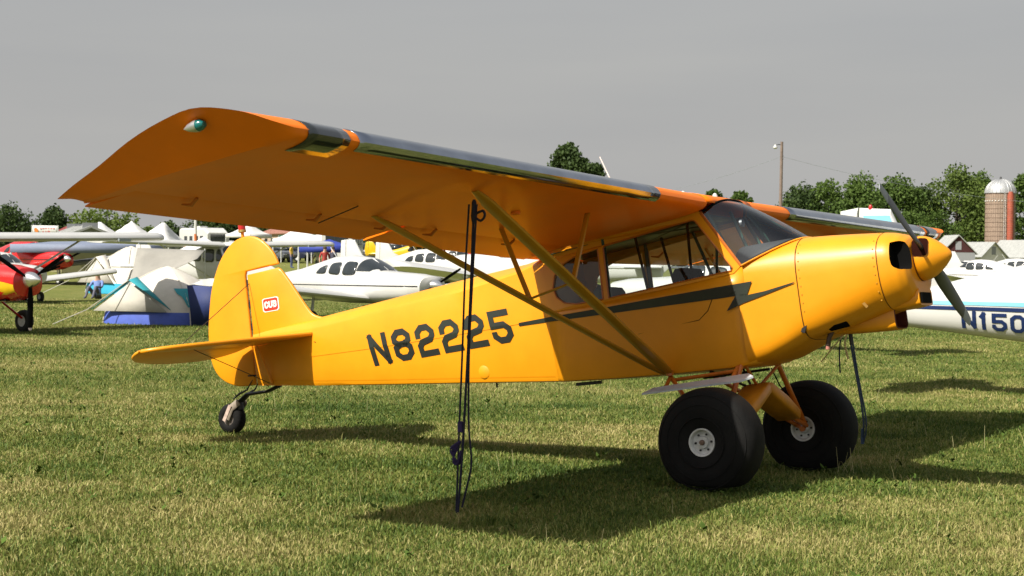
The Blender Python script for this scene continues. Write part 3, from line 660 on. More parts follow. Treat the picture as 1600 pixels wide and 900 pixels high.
# badge on the fin
def decal(name, polys, yfun, m_, s=-1, parent=None, off=.004, sub=5):
    g = MB()
    for q in polys:
        if len(q) == 4 and sub > 1:
            A_, B_, C_, D_ = [np.array(p) for p in q]; rows = []
            for i in range(sub+1):
                u = i/sub; e0, e1 = A_+(D_-A_)*u, B_+(C_-B_)*u; row = []
                for k in range(sub+1):
                    p = e0+(e1-e0)*k/sub; row.append((p[0], s*(yfun(p[0], p[1])+off), p[1]))
                rows.append(row)
            g.grid(rows)
        else: g.add([(a, s*(yfun(a, b)+off), b) for a, b in q], [tuple(range(len(q)))])
    return P(g, name, m_, parent, smooth_=False)
M_PW = mat('white_decal', (.78, .78, .76), .4); M_PR = mat('red_decal', (.55, .035, .02), .4)
fy = lambda x, z: .017
def shp(pts, cx, cz, sc_): return [(cx+a*sc_, cz+b*sc_) for a, b in pts]
bx, bz = -4.545, -.03
o8 = [(-.095, -.05), (-.075, -.065), (.075, -.065), (.095, -.05), (.095, .05), (.075, .06), (-.075, .06), (-.095, .05)]
decal('badge', [shp(o8, bx, bz, 1.0)], fy, M_PW, parent=fin, off=.003)
decal('badge_panel', [shp(o8, bx, bz, .88)], fy, M_PR, parent=fin, off=.0045)
q = []
for i, ch in enumerate('CUB'):
    for qd in strokes(ch, .044, .062, .0145): q.append([(bx-.07+i*.048+p[0], bz-.032+p[1]) for p in qd])
decal('badge_lettering', q, fy, M_PW, parent=fin, off=.006)
# registration on the fuselage side
for s in (-1, 1):
    for i, ch in enumerate('N82225'):
        q = []
        for qd in strokes(ch, .205, .272, .052):
            pl = []
            for p in qd:
                px = p[0]+.262*i
                X, Z = -3.36+px, -.737+p[1]+.012*math.sin(px); X -= p[1]*.21
                pl.append((X, Z))
            q.append(pl)
        decal('registration_letter', q, side, M_BK, -1, fus, off=.006) if s < 0 else None
# cheat line and bolt
BOLT = [[(-1.79, -.612), (-1.79, -.586), (-1.5, -.583), (-1.5, -.618)], [(-1.5, -.618), (-1.5, -.583), (-1.0, -.582), (-1.0, -.632)], [(-1.0, -.632), (-1.0, -.582), (-.5, -.575), (-.5, -.643)], [(-.5, -.643), (-.5, -.575), (.0, -.570), (.0, -.655)], [(.0, -.655), (.0, -.570), (.17, -.569), (.165, -.655)], ]
BOLT2 = [[(.13, -.655), (.14, -.570), (.262, -.568), (.212, -.66)], [(.035, -.757), (.125, -.65), (.212, -.655), (.175, -.715)], [(.175, -.715), (.205, -.662), (.35, -.654), (.30, -.690)], [(.30, -.690), (.35, -.654), (.588, -.622), (.575, -.632)]]
side_c = lambda x, z: cowl_y(x, z, CS) if x > .14 else side(x, z)
decal('cheat_line', BOLT, lambda x, z: max(side(x, z), cowl_y(max(x, .14), z, CS) if x > .1 else 0), M_BK, -1, cab, off=.0055)
decal('lightning_bolt', BOLT2, lambda x, z: max(side(x, z) if x < .2 else 0, cowl_y(max(x, .14), z, CS)), M_BK, -1, cab, off=.0075)
g = MB(); g.lathe([(-.012, .002), (-.010, .04), (-.004, .054), (.004, .056)], (-2.208, -side(-2.208, -.925)-.0, -.925), 'y', 24); P(g, 'inspection_cover', M_Y, fus)
g = MB(); g.tube([(-2.2, -.1, -1.02), (-2.2, -.1, -1.06)], .008, 6); P(g, 'drain_grommet', M_DK, fus)
g = MB(); g.box((-1.3, -.18, -1.13), (.2, .06, .025), ry=R(2)); P(g, 'belly_fitting', M_DK, fus)
# --- main gear
WN, WF = np.array((.012, -.881, -1.677)), np.array((.012, .95, -1.677))
APX = np.array((.035, 0, -1.33))
for s, W_ in ((-1, WN), (1, WF)):
    inb = W_+(0, -s*.13, 0)
    lg = empty('landing_gear', '', ''); lg.parent = cub
    for k in ('label', 'category'): del lg[k]
    fr = np.array((.07, s*.345, -1.165)); rr = np.array((-.51, s*.345, -1.165))
    g = MB(); g.tube([fr, inb+(.02, 0, .02), inb], [.021, .021, .018], 10); P(g, 'front_leg', M_OR, lg)
    g = MB(); g.tube([rr, inb+(-.05, 0, .03), inb], [.017, .017, .015], 10); P(g, 'rear_leg', M_OR, lg)
    g = MB(); g.tube([inb+(0, -s*.04, 0), W_+(0, s*.02, 0)], .022, 10); P(g, 'axle', M_OR, lg)
    g = MB(); g.tube([(.09, s*.3, -1.17), APX], .013, 8); P(g, 'cabane_tube', M_OR, lg)
    g = MB(); g.tube([(-.2, s*.3, -1.17), APX+(-.05, 0, 0)], .010, 8); P(g, 'cabane_tube', M_DK, lg)
    g = MB(); e = inb-APX; e_ = e/np.linalg.norm(e)
    rings = []
    for t, w_, th_ in ((-.02, .09, .03), (.03, .11, .045), (.35, .115, .05), (.66, .10, .042), (.69, .08, .03)):
        c = APX+e*t; fwd = np.array((1, 0, 0)); q = np.cross(fwd, e_)
        rings.append([c+fwd*w_*math.copysign(abs(math.cos(a))**.3, math.cos(a))+q*th_*math.copysign(abs(math.sin(a))**.3, math.sin(a)) for a in np.linspace(0, 2*math.pi, 17)[:-1]])
    g.loft(rings); P(g, 'shock_boot', mat('orange_vinyl', (.6, .23, .01), .5, var=.25, scale=9, bump=.15, bscale=14), lg, angle=50)
    g = MB(); g.tube([APX+e*.68, inb+(.03, 0, .02)], .017, 8); P(g, 'shock_strut', M_OR, lg)
    g = MB(); g.tube([fr+(-.06, 0, -.02), fr+(-.03, s*.05, -.16), inb+(-.02, 0, .14), inb+(.02, s*.03, .05)], .006, 6); P(g, 'brake_line', M_BLK, lg)
    # tyre
    RT, WT = .38, .172; prof = []
    for k in range(25):
        a = math.pi*(-.5+k/24*1.0)  # from one bead round the tread to the other
        b = math.pi*k/24
        ax = -math.cos(b); ra = math.sin(b)
        prof.append((WT*math.copysign(abs(ax)**.62, ax), .115+(RT-.115)*abs(ra)**.62))
    prof[0] = (-WT*.80, .088); prof[-1] = (WT*.80, .088); prof[1] = (-WT*.93, .118); prof[-2] = (WT*.93, .118)
    g = MB(); g.lathe(prof, W_, 'y', 56); g.f = [f for f in g.f if len(f) == 4]
    for i in range(len(g.v)):       # footprint: the soft tyre flattens and bulges where it meets the ground
        v = np.array(g.v[i]); wv = MA@(v+OFF); wz = wv[2]-zground(wv[0], wv[1])
        if wz < .05: k = .05-wz; v = v+MA.T@np.array((0, 0, k*.8)); v[1] += math.copysign(.25*k, v[1]-W_[1])*min(1, abs(v[1]-W_[1])/.1); g.v[i] = tuple(v)
    wh = empty('wheel', '', ''); wh.parent = cub
    for k in ('label', 'category'): del wh[k]
    P(g, 'tyre', M_RUB, wh, angle=60)
    for sd in (-1, 1):
        for rr in (.175, .262, .327):
            kk = ((rr-.115)/(RT-.115))**(1/.62); aa = math.sqrt(max(0, 1-kk*kk)); yy_ = sd*WT*aa**.62
            g = MB(); g.tube([W_+np.array((rr*math.cos(t), yy_, rr*math.sin(t))) for t in np.linspace(0, 2*math.pi, 49)], .005, 5, up=(0, 1, 0)); P(g, 'tyre_ridge', M_RUB, wh)
    g = MB(); y0 = s*.152
    g.lathe([(y0-s*.10, .10), (y0-s*.01, .102), (y0+s*.004, .098), (y0+s*.002, .088), (y0-s*.03, .078), (y0-s*.034, .045), (y0-s*.012, .04), (y0-s*.01, .018), (y0-s*.016, .001)], W_, 'y', 32); P(g, 'rim', M_WHT, wh, angle=40)
    g = MB(); g.lathe([(-y0+s*.10, .10), (-y0+s*.01, .102), (-y0-s*.004, .098), (-y0-s*.002, .088), (-y0+s*.03, .078), (-y0+s*.034, .04), (-y0+s*.012, .03), (-y0+s*.01, .001)], W_, 'y', 32); P(g, 'rim', M_WHT, wh, angle=40)
    for sd in (y0-s*.03, -y0+s*.03):
        for k in range(6):
            a = k*math.pi/3; g = MB(); g.lathe([(sd-.006, .008), (sd+.006, .008)], W_+np.array((.06*math.cos(a), 0, .06*math.sin(a))), 'y', 8); P(g, 'wheel_bolt', M_DK, wh)
    g = MB(); g.lathe([(y0-s*.012, .02), (y0+s*.004, .018), (y0+s*.008, .001)], W_, 'y', 12); P(g, 'hub_cap', mat('rusty_hub', (.16, .1, .07), .6), wh)
# boarding step beside the near wheel and tubes along the belly
g = MB(); st_o = [(-.60, -.66), (-.55, -.56), (.20, -.52), (.27, -.60), (.2, -.66)]
g.loft([[(a, b, -1.262+.32*(b+.58)+zz) for a, b in st_o] for zz in (0, .014)]); stp = P(g, 'boarding_step', mat('pale_step_plate', (.5, .53, .56), .5, metal=.2, var=.2, scale=8), smooth_=False)
g = MB(); g.tube([(-.50, -.36, -1.175), (-.46, -.56, -1.265)], .015, 8); P(g, 'step_bracket', M_OR, stp)
g = MB(); g.tube([(.05, -.36, -1.17), (.08, -.56, -1.265)], .015, 8); P(g, 'step_bracket', M_OR, stp)
g = MB(); g.tube([(-.5, -.35, -1.20), (.05, -.35, -1.195)], .014, 8); P(g, 'belly_tube', M_OR, cab)
g = MB(); g.tube([(-.45, .1, -1.20), (.1, .1, -1.20)], .010, 8); P(g, 'belly_tube', M_DK, cab)
# --- tail wheel
TWc = MA.T@(np.array((-4.96, 0, .115))-np.array((0, 0, HH)))
g = MB(); prof = [(-.05, .06)]+[(.062*math.copysign(abs(-math.cos(math.pi*k/14))**.75, -math.cos(math.pi*k/14)), .07+.07*math.sin(math.pi*k/14)**.7) for k in range(15)]+[(.05, .06)]
g.lathe(prof, TWc, 'y', 36); tw = empty('tail_wheel', '', ''); tw.parent = cub
for k in ('label', 'category'): del tw[k]
P(g, 'tyre', M_RUB, tw, angle=60)
g = MB(); g.lathe([(-.056, .02), (-.05, .062), (.05, .062), (.056, .02)], TWc, 'y', 20); P(g, 'rim', mat('tail_rim', (.12, .1, .09), .5), tw)
for s in (-1, 1):
    g = MB(); g.tube([TWc+(0, s*.075, 0), TWc+(.06, s*.075, .09), TWc+(.14, s*.05, .14)], .02, 8, flat=(.5, 1.6)); P(g, 'fork', mat('tail_fork', (.30, .25, .2), .55, var=.3, scale=20), tw)
g = MB(); g.box(TWc+np.array((.02, -.085, .05)), (.035, .008, .16), ry=R(35)); P(g, 'fork_plate', mat('worn_pale_plate', (.55, .42, .36), .5, var=.3, scale=30), tw)
g = MB(); g.tube([TWc+(.10, 0, .13), TWc+(.22, 0, .20), (-4.70, 0, -.80), (-4.56, 0, -.765)], [.035, .03, .026, .03], 8, flat=(1.3, .55)); P(g, 'leaf_spring', M_DK, tw)
g = MB(); g.lathe([(-.05, .035), (.04, .035)], TWc+(.11, 0, .12), 'z', 12); P(g, 'pivot', M_DK, tw)
for s in (-1, 1):
    g = MB(); pts = [TWc+(.09, s*.06, .17), TWc+(.17, s*.06, .21), TWc+(.26, s*.055, .235), (-4.82, s*.05, -.68)]; g.tube(pts, [.006, .011, .008, .004], 6); P(g, 'steering_spring', M_DK, tw)
g = MB(); g.box((-4.83, 0, -.64), (.03, .16, .012)); P(g, 'rudder_horn', M_DK, rud)

# --- tie-down ropes
M_RP = mat('dark_blue_rope', (.014, .013, .04), .8, var=.4, scale=30, bump=.5, bscale=120)
M_RP2 = mat('purple_rope', (.035, .02, .10), .8, var=.4, scale=30)
M_RP3 = mat('blue_strap', (.025, .045, .075), .7, var=.3, scale=30)
def A2W(p): return MA@np.array(p)+np.array((0, 0, HH))
top = A2W((-.335, -3.03, .0)); gnd = np.array((-.522, -2.894, 0.))
rope = empty('tie_down_rope', 'dark blue and purple rope hanging from the near wing strut to the grass', 'rope', tuple(gnd))
def RP(name, pts, r_, m_, par, base, seg=7):
    g = MB(); q = [np.array(p)-base for p in spline([tuple(p) for p in pts], 6)]; g.tube(q, r_, seg); return g.build(name, m_, par)
RP('strand', [top+(0, 0, -.05), top*.6+gnd*.4+(.02, -.01, 0), top*.2+gnd*.8+(.012, 0, 0), gnd], .008, M_RP, rope, gnd)
RP('strand', [top+(-.03, -.01, -.06), top*.75+gnd*.25+(-.028, -.012, 0), top*.5+gnd*.5+(-.02, -.01, 0), top*.25+gnd*.75+(-.02, 0, 0), gnd+(-.01, 0, 0)], .0065, M_RP, rope, gnd)
RP('strand', [top+(.02, .0, -.06), top*.55+gnd*.45+(.022, 0, 0), top*.3+gnd*.7+(.04, .01, 0), top*.17+gnd*.83+(.07, .02, 0), top*.09+gnd*.91+(.045, .02, 0), gnd+(.02, .02, .05)], .0065, M_RP, rope, gnd)
RP('loop', [top+(.01, 0, -.12), top+(.07, -.01, -.10), top+(.085, -.01, -.13), top+(.05, 0, -.16), top+(.01, 0, -.14)], .008, M_RP, rope, gnd)
g = MB(); g.lathe([(-.10, .008), (-.08, .015), (-.05, .019), (-.02, .016), (.03, .015), (.05, .008)], tuple(top+(0, 0, -.08)-gnd), 'z', 10); g.build('knot', M_RP, rope)
kn = top*.22+gnd*.78
for c, r_, m_ in ((kn+(.0, -.005, .12), .022, M_RP2), ):
    g = MB(); g.lathe([(-.035, .01), (-.03, r_), (.03, r_), (.035, .01)], tuple(c-gnd), 'z', 9); g.build('knot', m_, rope)
for k in range(4): RP('loop', [kn+(-.005, 0, .03), kn+(-.03-.01*k, -.01*k, -.02), kn+(-.055+.008*k, -.01, -.09), kn+(-.03, .01*k, -.115), kn+(-.0, 0, -.03)], .007, M_RP2, rope, gnd, 6)
g = MB(); g.tube([(0, 0, -.02), (.0, 0, .06), (.012, .004, .085), (.0, .01, .1)], .007, 6); g.build('ground_stake', M_DK, rope)
gnd2 = np.array((.06, 2.73, 0.)); top2 = A2W((-.335, 3.03, -.02))
rope2 = empty('tie_down_rope', 'faded blue strap rope hanging from the far wing behind the big tyre', 'rope', tuple(gnd2))
RP('strand', [top2, top2*.5+gnd2*.5+(.01, 0, 0), gnd2+(.0, 0, .25), gnd2], .010, M_RP3, rope2, gnd2)
RP('strand', [top2+(.02, 0, 0), top2*.4+gnd2*.6+(.035, 0, 0), gnd2+(.03, 0, .2), gnd2+(.012, 0, 0)], .008, M_RP3, rope2, gnd2)
RP('strand', [top2+(-.02, 0, -.2), top2*.62+gnd2*.38+(-.03, 0, 0), top2*.5+gnd2*.5+(-.09, 0, -.08), top2*.36+gnd2*.64+(-.12, 0, -.05)], .007, M_RP, rope2, gnd2)
RP('strand', [top2*.5+gnd2*.5+(.02, -.03, .1), top2*.48+gnd2*.52+(-.03, -.04, .02), top2*.47+gnd2*.53+(.0, -.04, -.12)], .009, mat('yellow_cord', (.55, .42, .18), .7), rope2, gnd2)
RP('strand', [top2*.5+gnd2*.5+(.03, -.03, .12), top2*.45+gnd2*.55+(-.12, -.05, .05), top2*.4+gnd2*.6+(-.27, -.06, -.03)], .006, mat('yellow_cord', (.55, .42, .18), .7), rope2, gnd2)
g = MB(); g.tube([(0, 0, -.02), (0, 0, .12)], .016, 8); g.build('ground_stake', mat('blue_stake', (.02, .05, .11), .5), rope2)

# ------------------------------------------------------------------ neighbouring light aircraft
M_PLW = mat('white_aircraft_paint', (.55, .55, .535), .3, coat=.4, var=.06, scale=1.5)
M_WIN = mat('dark_tinted_glass', (.02, .026, .028), .08, coat=.5, var=.3, scale=4)
M_TYR = mat('small_tyre', (.015, .015, .015), .75)
M_GRY = mat('grey_fairing', (.28, .32, .34), .4)
M_BLU = mat('navy_stripe', (.008, .022, .09), .35); M_LBL = mat('pale_blue_stripe', (.22, .56, .72), .35)
M_REDP = mat('red_aircraft_paint', (.52, .012, .012), .25, coat=.5); M_YEL = mat('yellow_aircraft_paint', (.66, .42, .01), .3, coat=.3)
M_SPIN = mat('polished_spinner', (.75, .75, .74), .18, metal=.9)
def sring2(x, zb, zt, w_, cfr=.5, el=2.4, et=2.4, n=28): return sring(x, zb, zt, w_, zb+(zt-zb)*cfr, el, et, n)
def by(tab, x, z):
    zb, zt, w_, cfr, el, et = interp(tab, x); zc = zb+(zt-zb)*cfr; h = (zt-zc) if z >= zc else (zc-zb); e = et if z >= zc else el
    return w_*max(0., 1-min(1., abs(z-zc)/h)**e)**(1/e)
def body(tab, name, m_, root, x0=None, x1=None, sub=4, zlim=None):
    g = MB(); rings = []; xs = []
    lo, hi = tab[-1][0], tab[0][0]
    for i in range(len(tab)-1):
        for k in range(sub): xs.append(tab[i][0]+(tab[i+1][0]-tab[i][0])*k/sub)
    xs.append(tab[-1][0])
    # smooth the table a little
    for x in xs: rings.append(sring2(x, *interp(tab, x)))
    g.loft(rings); return g.build(name, m_, root, angle=50)
def patch_win(tab, q, s, name, m_, root, off=.008, p=5.):
    """rounded window: quad corners (x, z) mapped on to the body side"""
    A_, B_, C_, D_ = [np.array(k) for k in q]; g = MB(); rings = []
    for r_ in (.02, .4, .75, 1.0):
        ring = []
        for a in np.linspace(0, 2*math.pi, 25)[:-1]:
            c, q_ = math.cos(a), math.sin(a); k = (abs(c)**p+abs(q_)**p)**(-1/p); u, v = .5+.5*c*k*r_, .5+.5*q_*k*r_
            pt = (A_*(1-u)+B_*u)*(1-v)+(D_*(1-u)+C_*u)*v; ring.append((pt[0], s*(by(tab, pt[0], pt[1])+off), pt[1]))
        rings.append(ring)
    g.loft(rings, True, True, False); return g.build(name, m_, root, solid=.006)
def band(tab, xs, lo, hi, s, name, m_, root, off=.006):
    g = MB(); rows = []
    for x in xs:
        a, b = float(np.interp(x, *zip(*sorted(lo)))), float(np.interp(x, *zip(*sorted(hi))))
        rows.append([(x, s*(by(tab, x, a+(b-a)*k/4)+off), a+(b-a)*k/4) for k in range(5)])
    g.grid(rows); return g.build(name, m_, root)
def sheet_wing(name, m_, root, y0, y1, x0, c0, x1, c1, z0, z1, th_, s, tip_round=.18):
    g = MB(); rings = []
    st = [(0, 1), (.33, 1), (.66, 1), (1-.06, 1), (.985, .86), (1.0, .55)]
    for t, k in st:
        y = y0+(y1-y0)*t; xx = x0+(x1-x0)*t; c = c0+(c1-c0)*t; z = z0+(z1-z0)*t; ring = []
        xx -= c*(1-k)*.35; cc = c*k
        for u, a in ((0, .03), (.02, .07), (.08, .10), (.2, .125), (.35, .13), (.55, .105), (.78, .055), (1, .004), (.78, -.008), (.5, -.018), (.25, -.024), (.1, -.02), (.02, -.0)):
            ring.append((xx-u*cc, s*y, z+a*th_/.13*(.5+.5*k)))
        rings.append(ring)
    g.loft(rings); return g.build(name, m_, root, angle=45)
def thin_surf(name, m_, root, outline, th_, axis, c=0., parent_s=1):
    g = MB(); n = len(outline); cx, cz = sum(a for a, b in outline)/n, sum(b for a, b in outline)/n
    T3 = lambda k, o: [((cx+(a-cx)*k), c+o, (cz+(b-cz)*k)) if axis == 1 else ((cx+(a-cx)*k), (cz+(b-cz)*k), c+o) for a, b in outline]
    g.loft([T3(.9, th_/2), T3(1, th_*.15), T3(1, -th_*.15), T3(.9, -th_/2)]); return g.build(name, m_, root, angle=40)
def small_wheel(root, c, r_, w_, name='wheel', rim=M_WHT):
    g = MB(); g.lathe([(-w_*.42, r_*.5), (-w_*.5, r_*.75), (-w_*.38, r_*.96), (0, r_), (w_*.38, r_*.96), (w_*.5, r_*.75), (w_*.42, r_*.5)], c, 'y', 20); o = g.build(name, M_TYR, root, angle=60)
    g = MB(); g.lathe([(-w_*.46, r_*.5), (-w_*.40, r_*.2), (w_*.40, r_*.2), (w_*.46, r_*.5)], c, 'y', 14); g.build('rim', rim, o)
    return o
def prop_set(root, c, rad_, ang, nb_=2, m_=M_BLK, spin_r=.15, spin_l=.28, spin_m=M_SPIN, tipm=None):
    g = MB(); g.lathe([(-.02, spin_r), (0, spin_r), (spin_l*.35, spin_r*.86), (spin_l*.7, spin_r*.5), (spin_l*.92, spin_r*.16), (spin_l, .004)], c, 'x', 24); sp_ = g.build('spinner', spin_m, root, angle=60)
    for k in range(nb_):
        a = ang+2*math.pi*k/nb_; d = np.array((0, math.cos(a), math.sin(a))); t_ = np.array((0, -math.sin(a), math.cos(a))); rings = []; g = MB()
        for rr, wd, th_, tw in ((spin_r*.5, .05, .05, 45), (.22, .08, .03, 38), (.45*rad_, .125, .018, 27), (.75*rad_, .11, .012, 20), (.95*rad_, .08, .008, 16), (rad_, .05, .006, 15)):
            cc = np.array(c)+(.03, 0, 0)+d*rr; e = t_*math.cos(R(tw))+np.array((1, 0, 0))*math.sin(R(tw)); q = np.cross(d, e)
            rings.append([cc+e*wd*.5*math.cos(2*math.pi*j/10)+q*th_*.5*math.sin(2*math.pi*j/10) for j in range(10)])
        g.loft(rings); bl = g.build('propeller_blade', m_, root)
        if tipm: g = MB(); g.loft([[p+(p-np.mean(r_, axis=0))*.06 for p in r_] for r_ in rings[-2:]]); g.build('blade_tip', tipm, bl)
LOWB = [(1.66, .93, 1.25, .20, .5, 2.2, 2.2), (1.60, .74, 1.33, .42, .5, 2.6, 2.5), (1.2, .64, 1.40, .52, .5, 3, 2.6), (.5, .58, 1.44, .56, .5, 3, 2.6), (.12, .56, 1.47, .58, .52, 3, 2.5), (-.18, .55, 1.66, .58, .5, 3, 2.5), (-.52, .55, 1.83, .58, .46, 3, 2.5),
        (-1.0, .55, 1.88, .57, .45, 3, 2.5), (-1.6, .57, 1.84, .54, .45, 3, 2.4), (-2.2, .62, 1.68, .46, .48, 3, 2.3), (-2.9, .69, 1.49, .36, .5, 2.8, 2.2), (-3.8, .78, 1.33, .25, .5, 2.6, 2.2), (-4.7, .86, 1.21, .14, .5, 2.4, 2.2), (-5.15, .91, 1.16, .06, .5, 2.2, 2.2)]
def low_wing(label, loc, rz=0., scale=1., bodym=M_PLW, wingm=None, trim='line', trimm=M_DK, prop_a=.6, finm=None, group='light aircraft parked on the field', windows=3, LOWB=LOWB):
    root = empty('light_aircraft', label, 'airplane', loc, rz, group); root.scale = (scale,)*3
    b = body(LOWB, 'fuselage', bodym, root)
    for s in (-1, 1):
        wins = [[(-1.42, 1.36), (-.98, 1.33), (-.98, 1.70), (-1.38, 1.66)], [(-.90, 1.33), (-.42, 1.34), (-.46, 1.70), (-.86, 1.72)], [(-1.95, 1.36), (-1.52, 1.36), (-1.50, 1.62), (-1.80, 1.53)]][:windows]
        for q in wins: patch_win(LOWB, q, s, 'cabin_window', M_WIN, b)
        sheet_wing('wing', wingm or bodym, root, .45, 4.7, .0, 1.62, -.10, 1.25, .66, 1.10, .19, s)
        thin_surf('stabilizer', bodym, root, [(-4.45, s*.05), (-4.55, s*1.5), (-5.15, s*1.55), (-5.2, s*.05)], .06, 2, 1.12)
        g = MB(); g.tube([(-.75, s*1.55, .74), (-.75, s*1.6, .25)], .035, 8); gl = g.build('gear_leg', M_WHT, root); small_wheel(root, (-.75, s*1.62, .19), .19, .14)
        if trim == 'line': band(LOWB, np.linspace(-4.6, 1.55, 30), [(-4.6, 1.02), (1.6, 1.055)], [(-4.6, 1.035), (1.6, 1.085)], s, 'stripe', trimm, b)
    # windshield wraps over the cabin front
    g = MB(); rows = []
    for x in np.linspace(.10, -.42, 8):
        zb, zt, w_, cfr, el, et = interp(LOWB, x); zc = zb+(zt-zb)*cfr; zmin = 1.44 if x < .0 else zt-.02; row = []
        zmin = min(zmin, zt-.015)
        for k in np.linspace(-1, 1, 17):
            ymax = by(LOWB, x, zmin); y = ymax*k; z = zc+(zt-zc)*max(0, 1-(abs(y)/w_)**et)**(1/et); row.append((x+.004, y*1.012, z+.010))
        rows.append(row)
    g.grid(rows); ws_ = g.build('windshield', M_WIN, b, angle=60)
    g = MB(); g.tube([(.10, 0, 1.485), (-.42, 0, 1.80)], .014, 6); g.build('windshield_post', bodym, b)
    thin_surf('fin', finm or bodym, root, [(-3.7, 1.32), (-4.35, 1.6), (-4.72, 2.22), (-5.15, 2.24), (-5.18, 1.15), (-4.4, 1.15)], .09, 1)
    thin_surf('rudder', bodym, root, [(-5.17, 2.24), (-5.42, 2.2), (-5.46, 1.2), (-5.2, 1.0), (-5.19, 1.2)], .05, 1)
    prop_set(root, (1.66, 0, 1.09), .95, prop_a, spin_r=.16)
    g = MB(); g.tube([(1.05, 0, .68), (1.15, 0, .25)], .03, 8); g.build('nose_leg', M_WHT, root); small_wheel(root, (1.15, 0, .17), .17, .12)
    g = MB(); g.tube([(-1.7, 0, 1.80), (-1.95, 0, 2.1)], .008, 5); g.build('antenna', M_WHT, b)
    g = MB(); g.tube([(.1, -.25, .57), (-.3, -.25, .50), (-.5, -.25, .46)], .03, 6); g.build('exhaust_pipe', M_DK, root)
    return root, b
HIB = [(1.55, .98, 1.30, .20, .5, 2.2, 2.2), (1.5, .80, 1.38, .36, .5, 2.6, 2.5), (1.1, .70, 1.44, .44, .5, 3, 2.6), (.45, .66, 1.48, .48, .5, 3.2, 2.8), (.2, .64, 1.55, .5, .5, 3.4, 3), (-.05, .64, 1.98, .5, .5, 3.6, 4), (-1.1, .66, 1.98, .5, .5, 3.6, 4), (-1.7, .72, 1.82, .45, .5, 3.2, 3), (-2.6, .82, 1.56, .33, .5, 3, 2.4), (-3.6, .94, 1.38, .2, .5, 2.6, 2.2), (-4.6, 1.04, 1.26, .09, .5, 2.4, 2.2), (-4.9, 1.07, 1.23, .05, .5, 2.2, 2.2)]
def high_wing(label, loc, rz=0., scale=1., bodym=M_PLW, wingm=M_PLW, prop_a=-math.pi/2, blades=2, spinm=M_SPIN, group='light aircraft parked on the field', lower=None, finm=None, zs=1.0, tipm=None):
    root = empty('light_aircraft', label, 'airplane', loc, rz, group); root.scale = (scale,)*3
    b = body(HIB, 'fuselage', bodym, root)
    for s in (-1, 1):
        for q in ([(-.95, 1.38), (-.35, 1.38), (-.38, 1.84), (-.9, 1.84)], [(-.28, 1.40), (.12, 1.46), (-.08, 1.84), (-.26, 1.84)], [(-1.55, 1.42), (-1.05, 1.40), (-1.05, 1.82), (-1.4, 1.72)]): patch_win(HIB, q, s, 'cabin_window', M_WIN, b)
        w_ = sheet_wing('wing', wingm, root, .3, 5.3, .0, 1.55, -.08, 1.3, 1.93, 2.02, .17, s)
        g = MB(); g.tube([(-.35, s*2.9, 1.96), (-.3, s*.47, .75)], .03, 8, flat=(1.4, .6)); g.build('wing_strut', wingm, root)
        thin_surf('stabilizer', wingm, root, [(-4.0, s*.05), (-4.2, s*1.45), (-4.75, s*1.5), (-4.85, s*.05)], .06, 2, 1.18)
        g = MB(); g.tube([(.05, s*.4, .72), (.12, s*.95, .3)], .035, 8, flat=(1.5, .6)); g.build('gear_leg', bodym, root); small_wheel(root, (.12, s*1.02, .24), .24, .17)
        if lower: band(HIB, np.linspace(-3.5, 1.5, 22), [(-3.5, 1.0), (-1, .70), (.45, .675), (1.2, .73), (1.5, .86)], [(-3.5, 1.1), (-1, 1.04), (.45, 1.12), (1.1, 1.12), (1.5, 1.04)], s, 'lower_colour', lower, b)
        if lower:
            g = MB(); g.lathe([(0, .09), (.01, .075), (.012, .002)], (1.50, s*.24, 1.17), 'x', 16, 1.0, .8); g.build('cooling_inlet', M_BLK, b)
            g = MB(); g.box((1.1, s*.25, .72), (.2, .1, .03)); g.build('cowl_vent', M_BLK, b)
        g = MB(); g.box((-.02, s*3.9, 1.985), (.05, .35, .06)); g.build('landing_light', M_GRY, w_)
    g = MB(); rows = []
    for x in np.linspace(.22, -.03, 6):
        zb, zt, w2, cfr, el, et = interp(HIB, x); zc = zb+(zt-zb)*cfr; rows.append([(x+.008, .98*y, zc+(zt-zc)*max(0, 1-(abs(y)/w2)**et)**(1/et)+.008) for y in np.linspace(-w2*.97, w2*.97, 15)])
    g.grid(rows); g.build('windshield', M_WIN, b, angle=60)
    thin_surf('fin', finm or bodym, root, [(-3.6, 1.38), (-4.2, 1.7), (-4.5, 2.15), (-4.85, 2.2), (-4.9, 1.2), (-4.3, 1.2)], .08, 1)
    thin_surf('rudder', finm or bodym, root, [(-4.87, 2.2), (-5.1, 2.1), (-5.2, 1.5), (-5.1, 1.05), (-4.9, 1.05)], .05, 1)
    prop_set(root, (1.55, 0, 1.14), 1.02, prop_a, blades, spin_r=.17, spin_l=.34, spin_m=spinm, tipm=tipm)
    g = MB(); g.tube([(-4.4, 0, 1.05), (-4.75, 0, .3)], .03, 6); g.build('tail_leg', M_DK, root); small_wheel(root, (-4.8, 0, .14), .14, .08, 'tail_wheel')
    return root, b
def put(px, dist, ref=(0, 0), rz=0., dz=0., scale=1.):
    """world location of an origin so that the local point ref stands at picture column px and distance dist"""
    x, y = depth_pt(px, dist); c, q = math.cos(rz), math.sin(rz); rx_, ry_ = ref[0]*scale, ref[1]*scale
    X, Y = x-(rx_*c-ry_*q), y-(rx_*q+ry_*c); return (X, Y, zground(X, Y)+dz)
# red and yellow taildragger at the left edge
high_wing('red and yellow plane with silver spinner and three black blades at the left edge', put(46, 33.5, (1.55, 0), R(-3)), R(-3), 1., M_REDP, M_PLW, -math.pi/2, 3, M_SPIN, lower=M_YEL, tipm=mat('white_red_tip', (.6, .5, .5), .5))
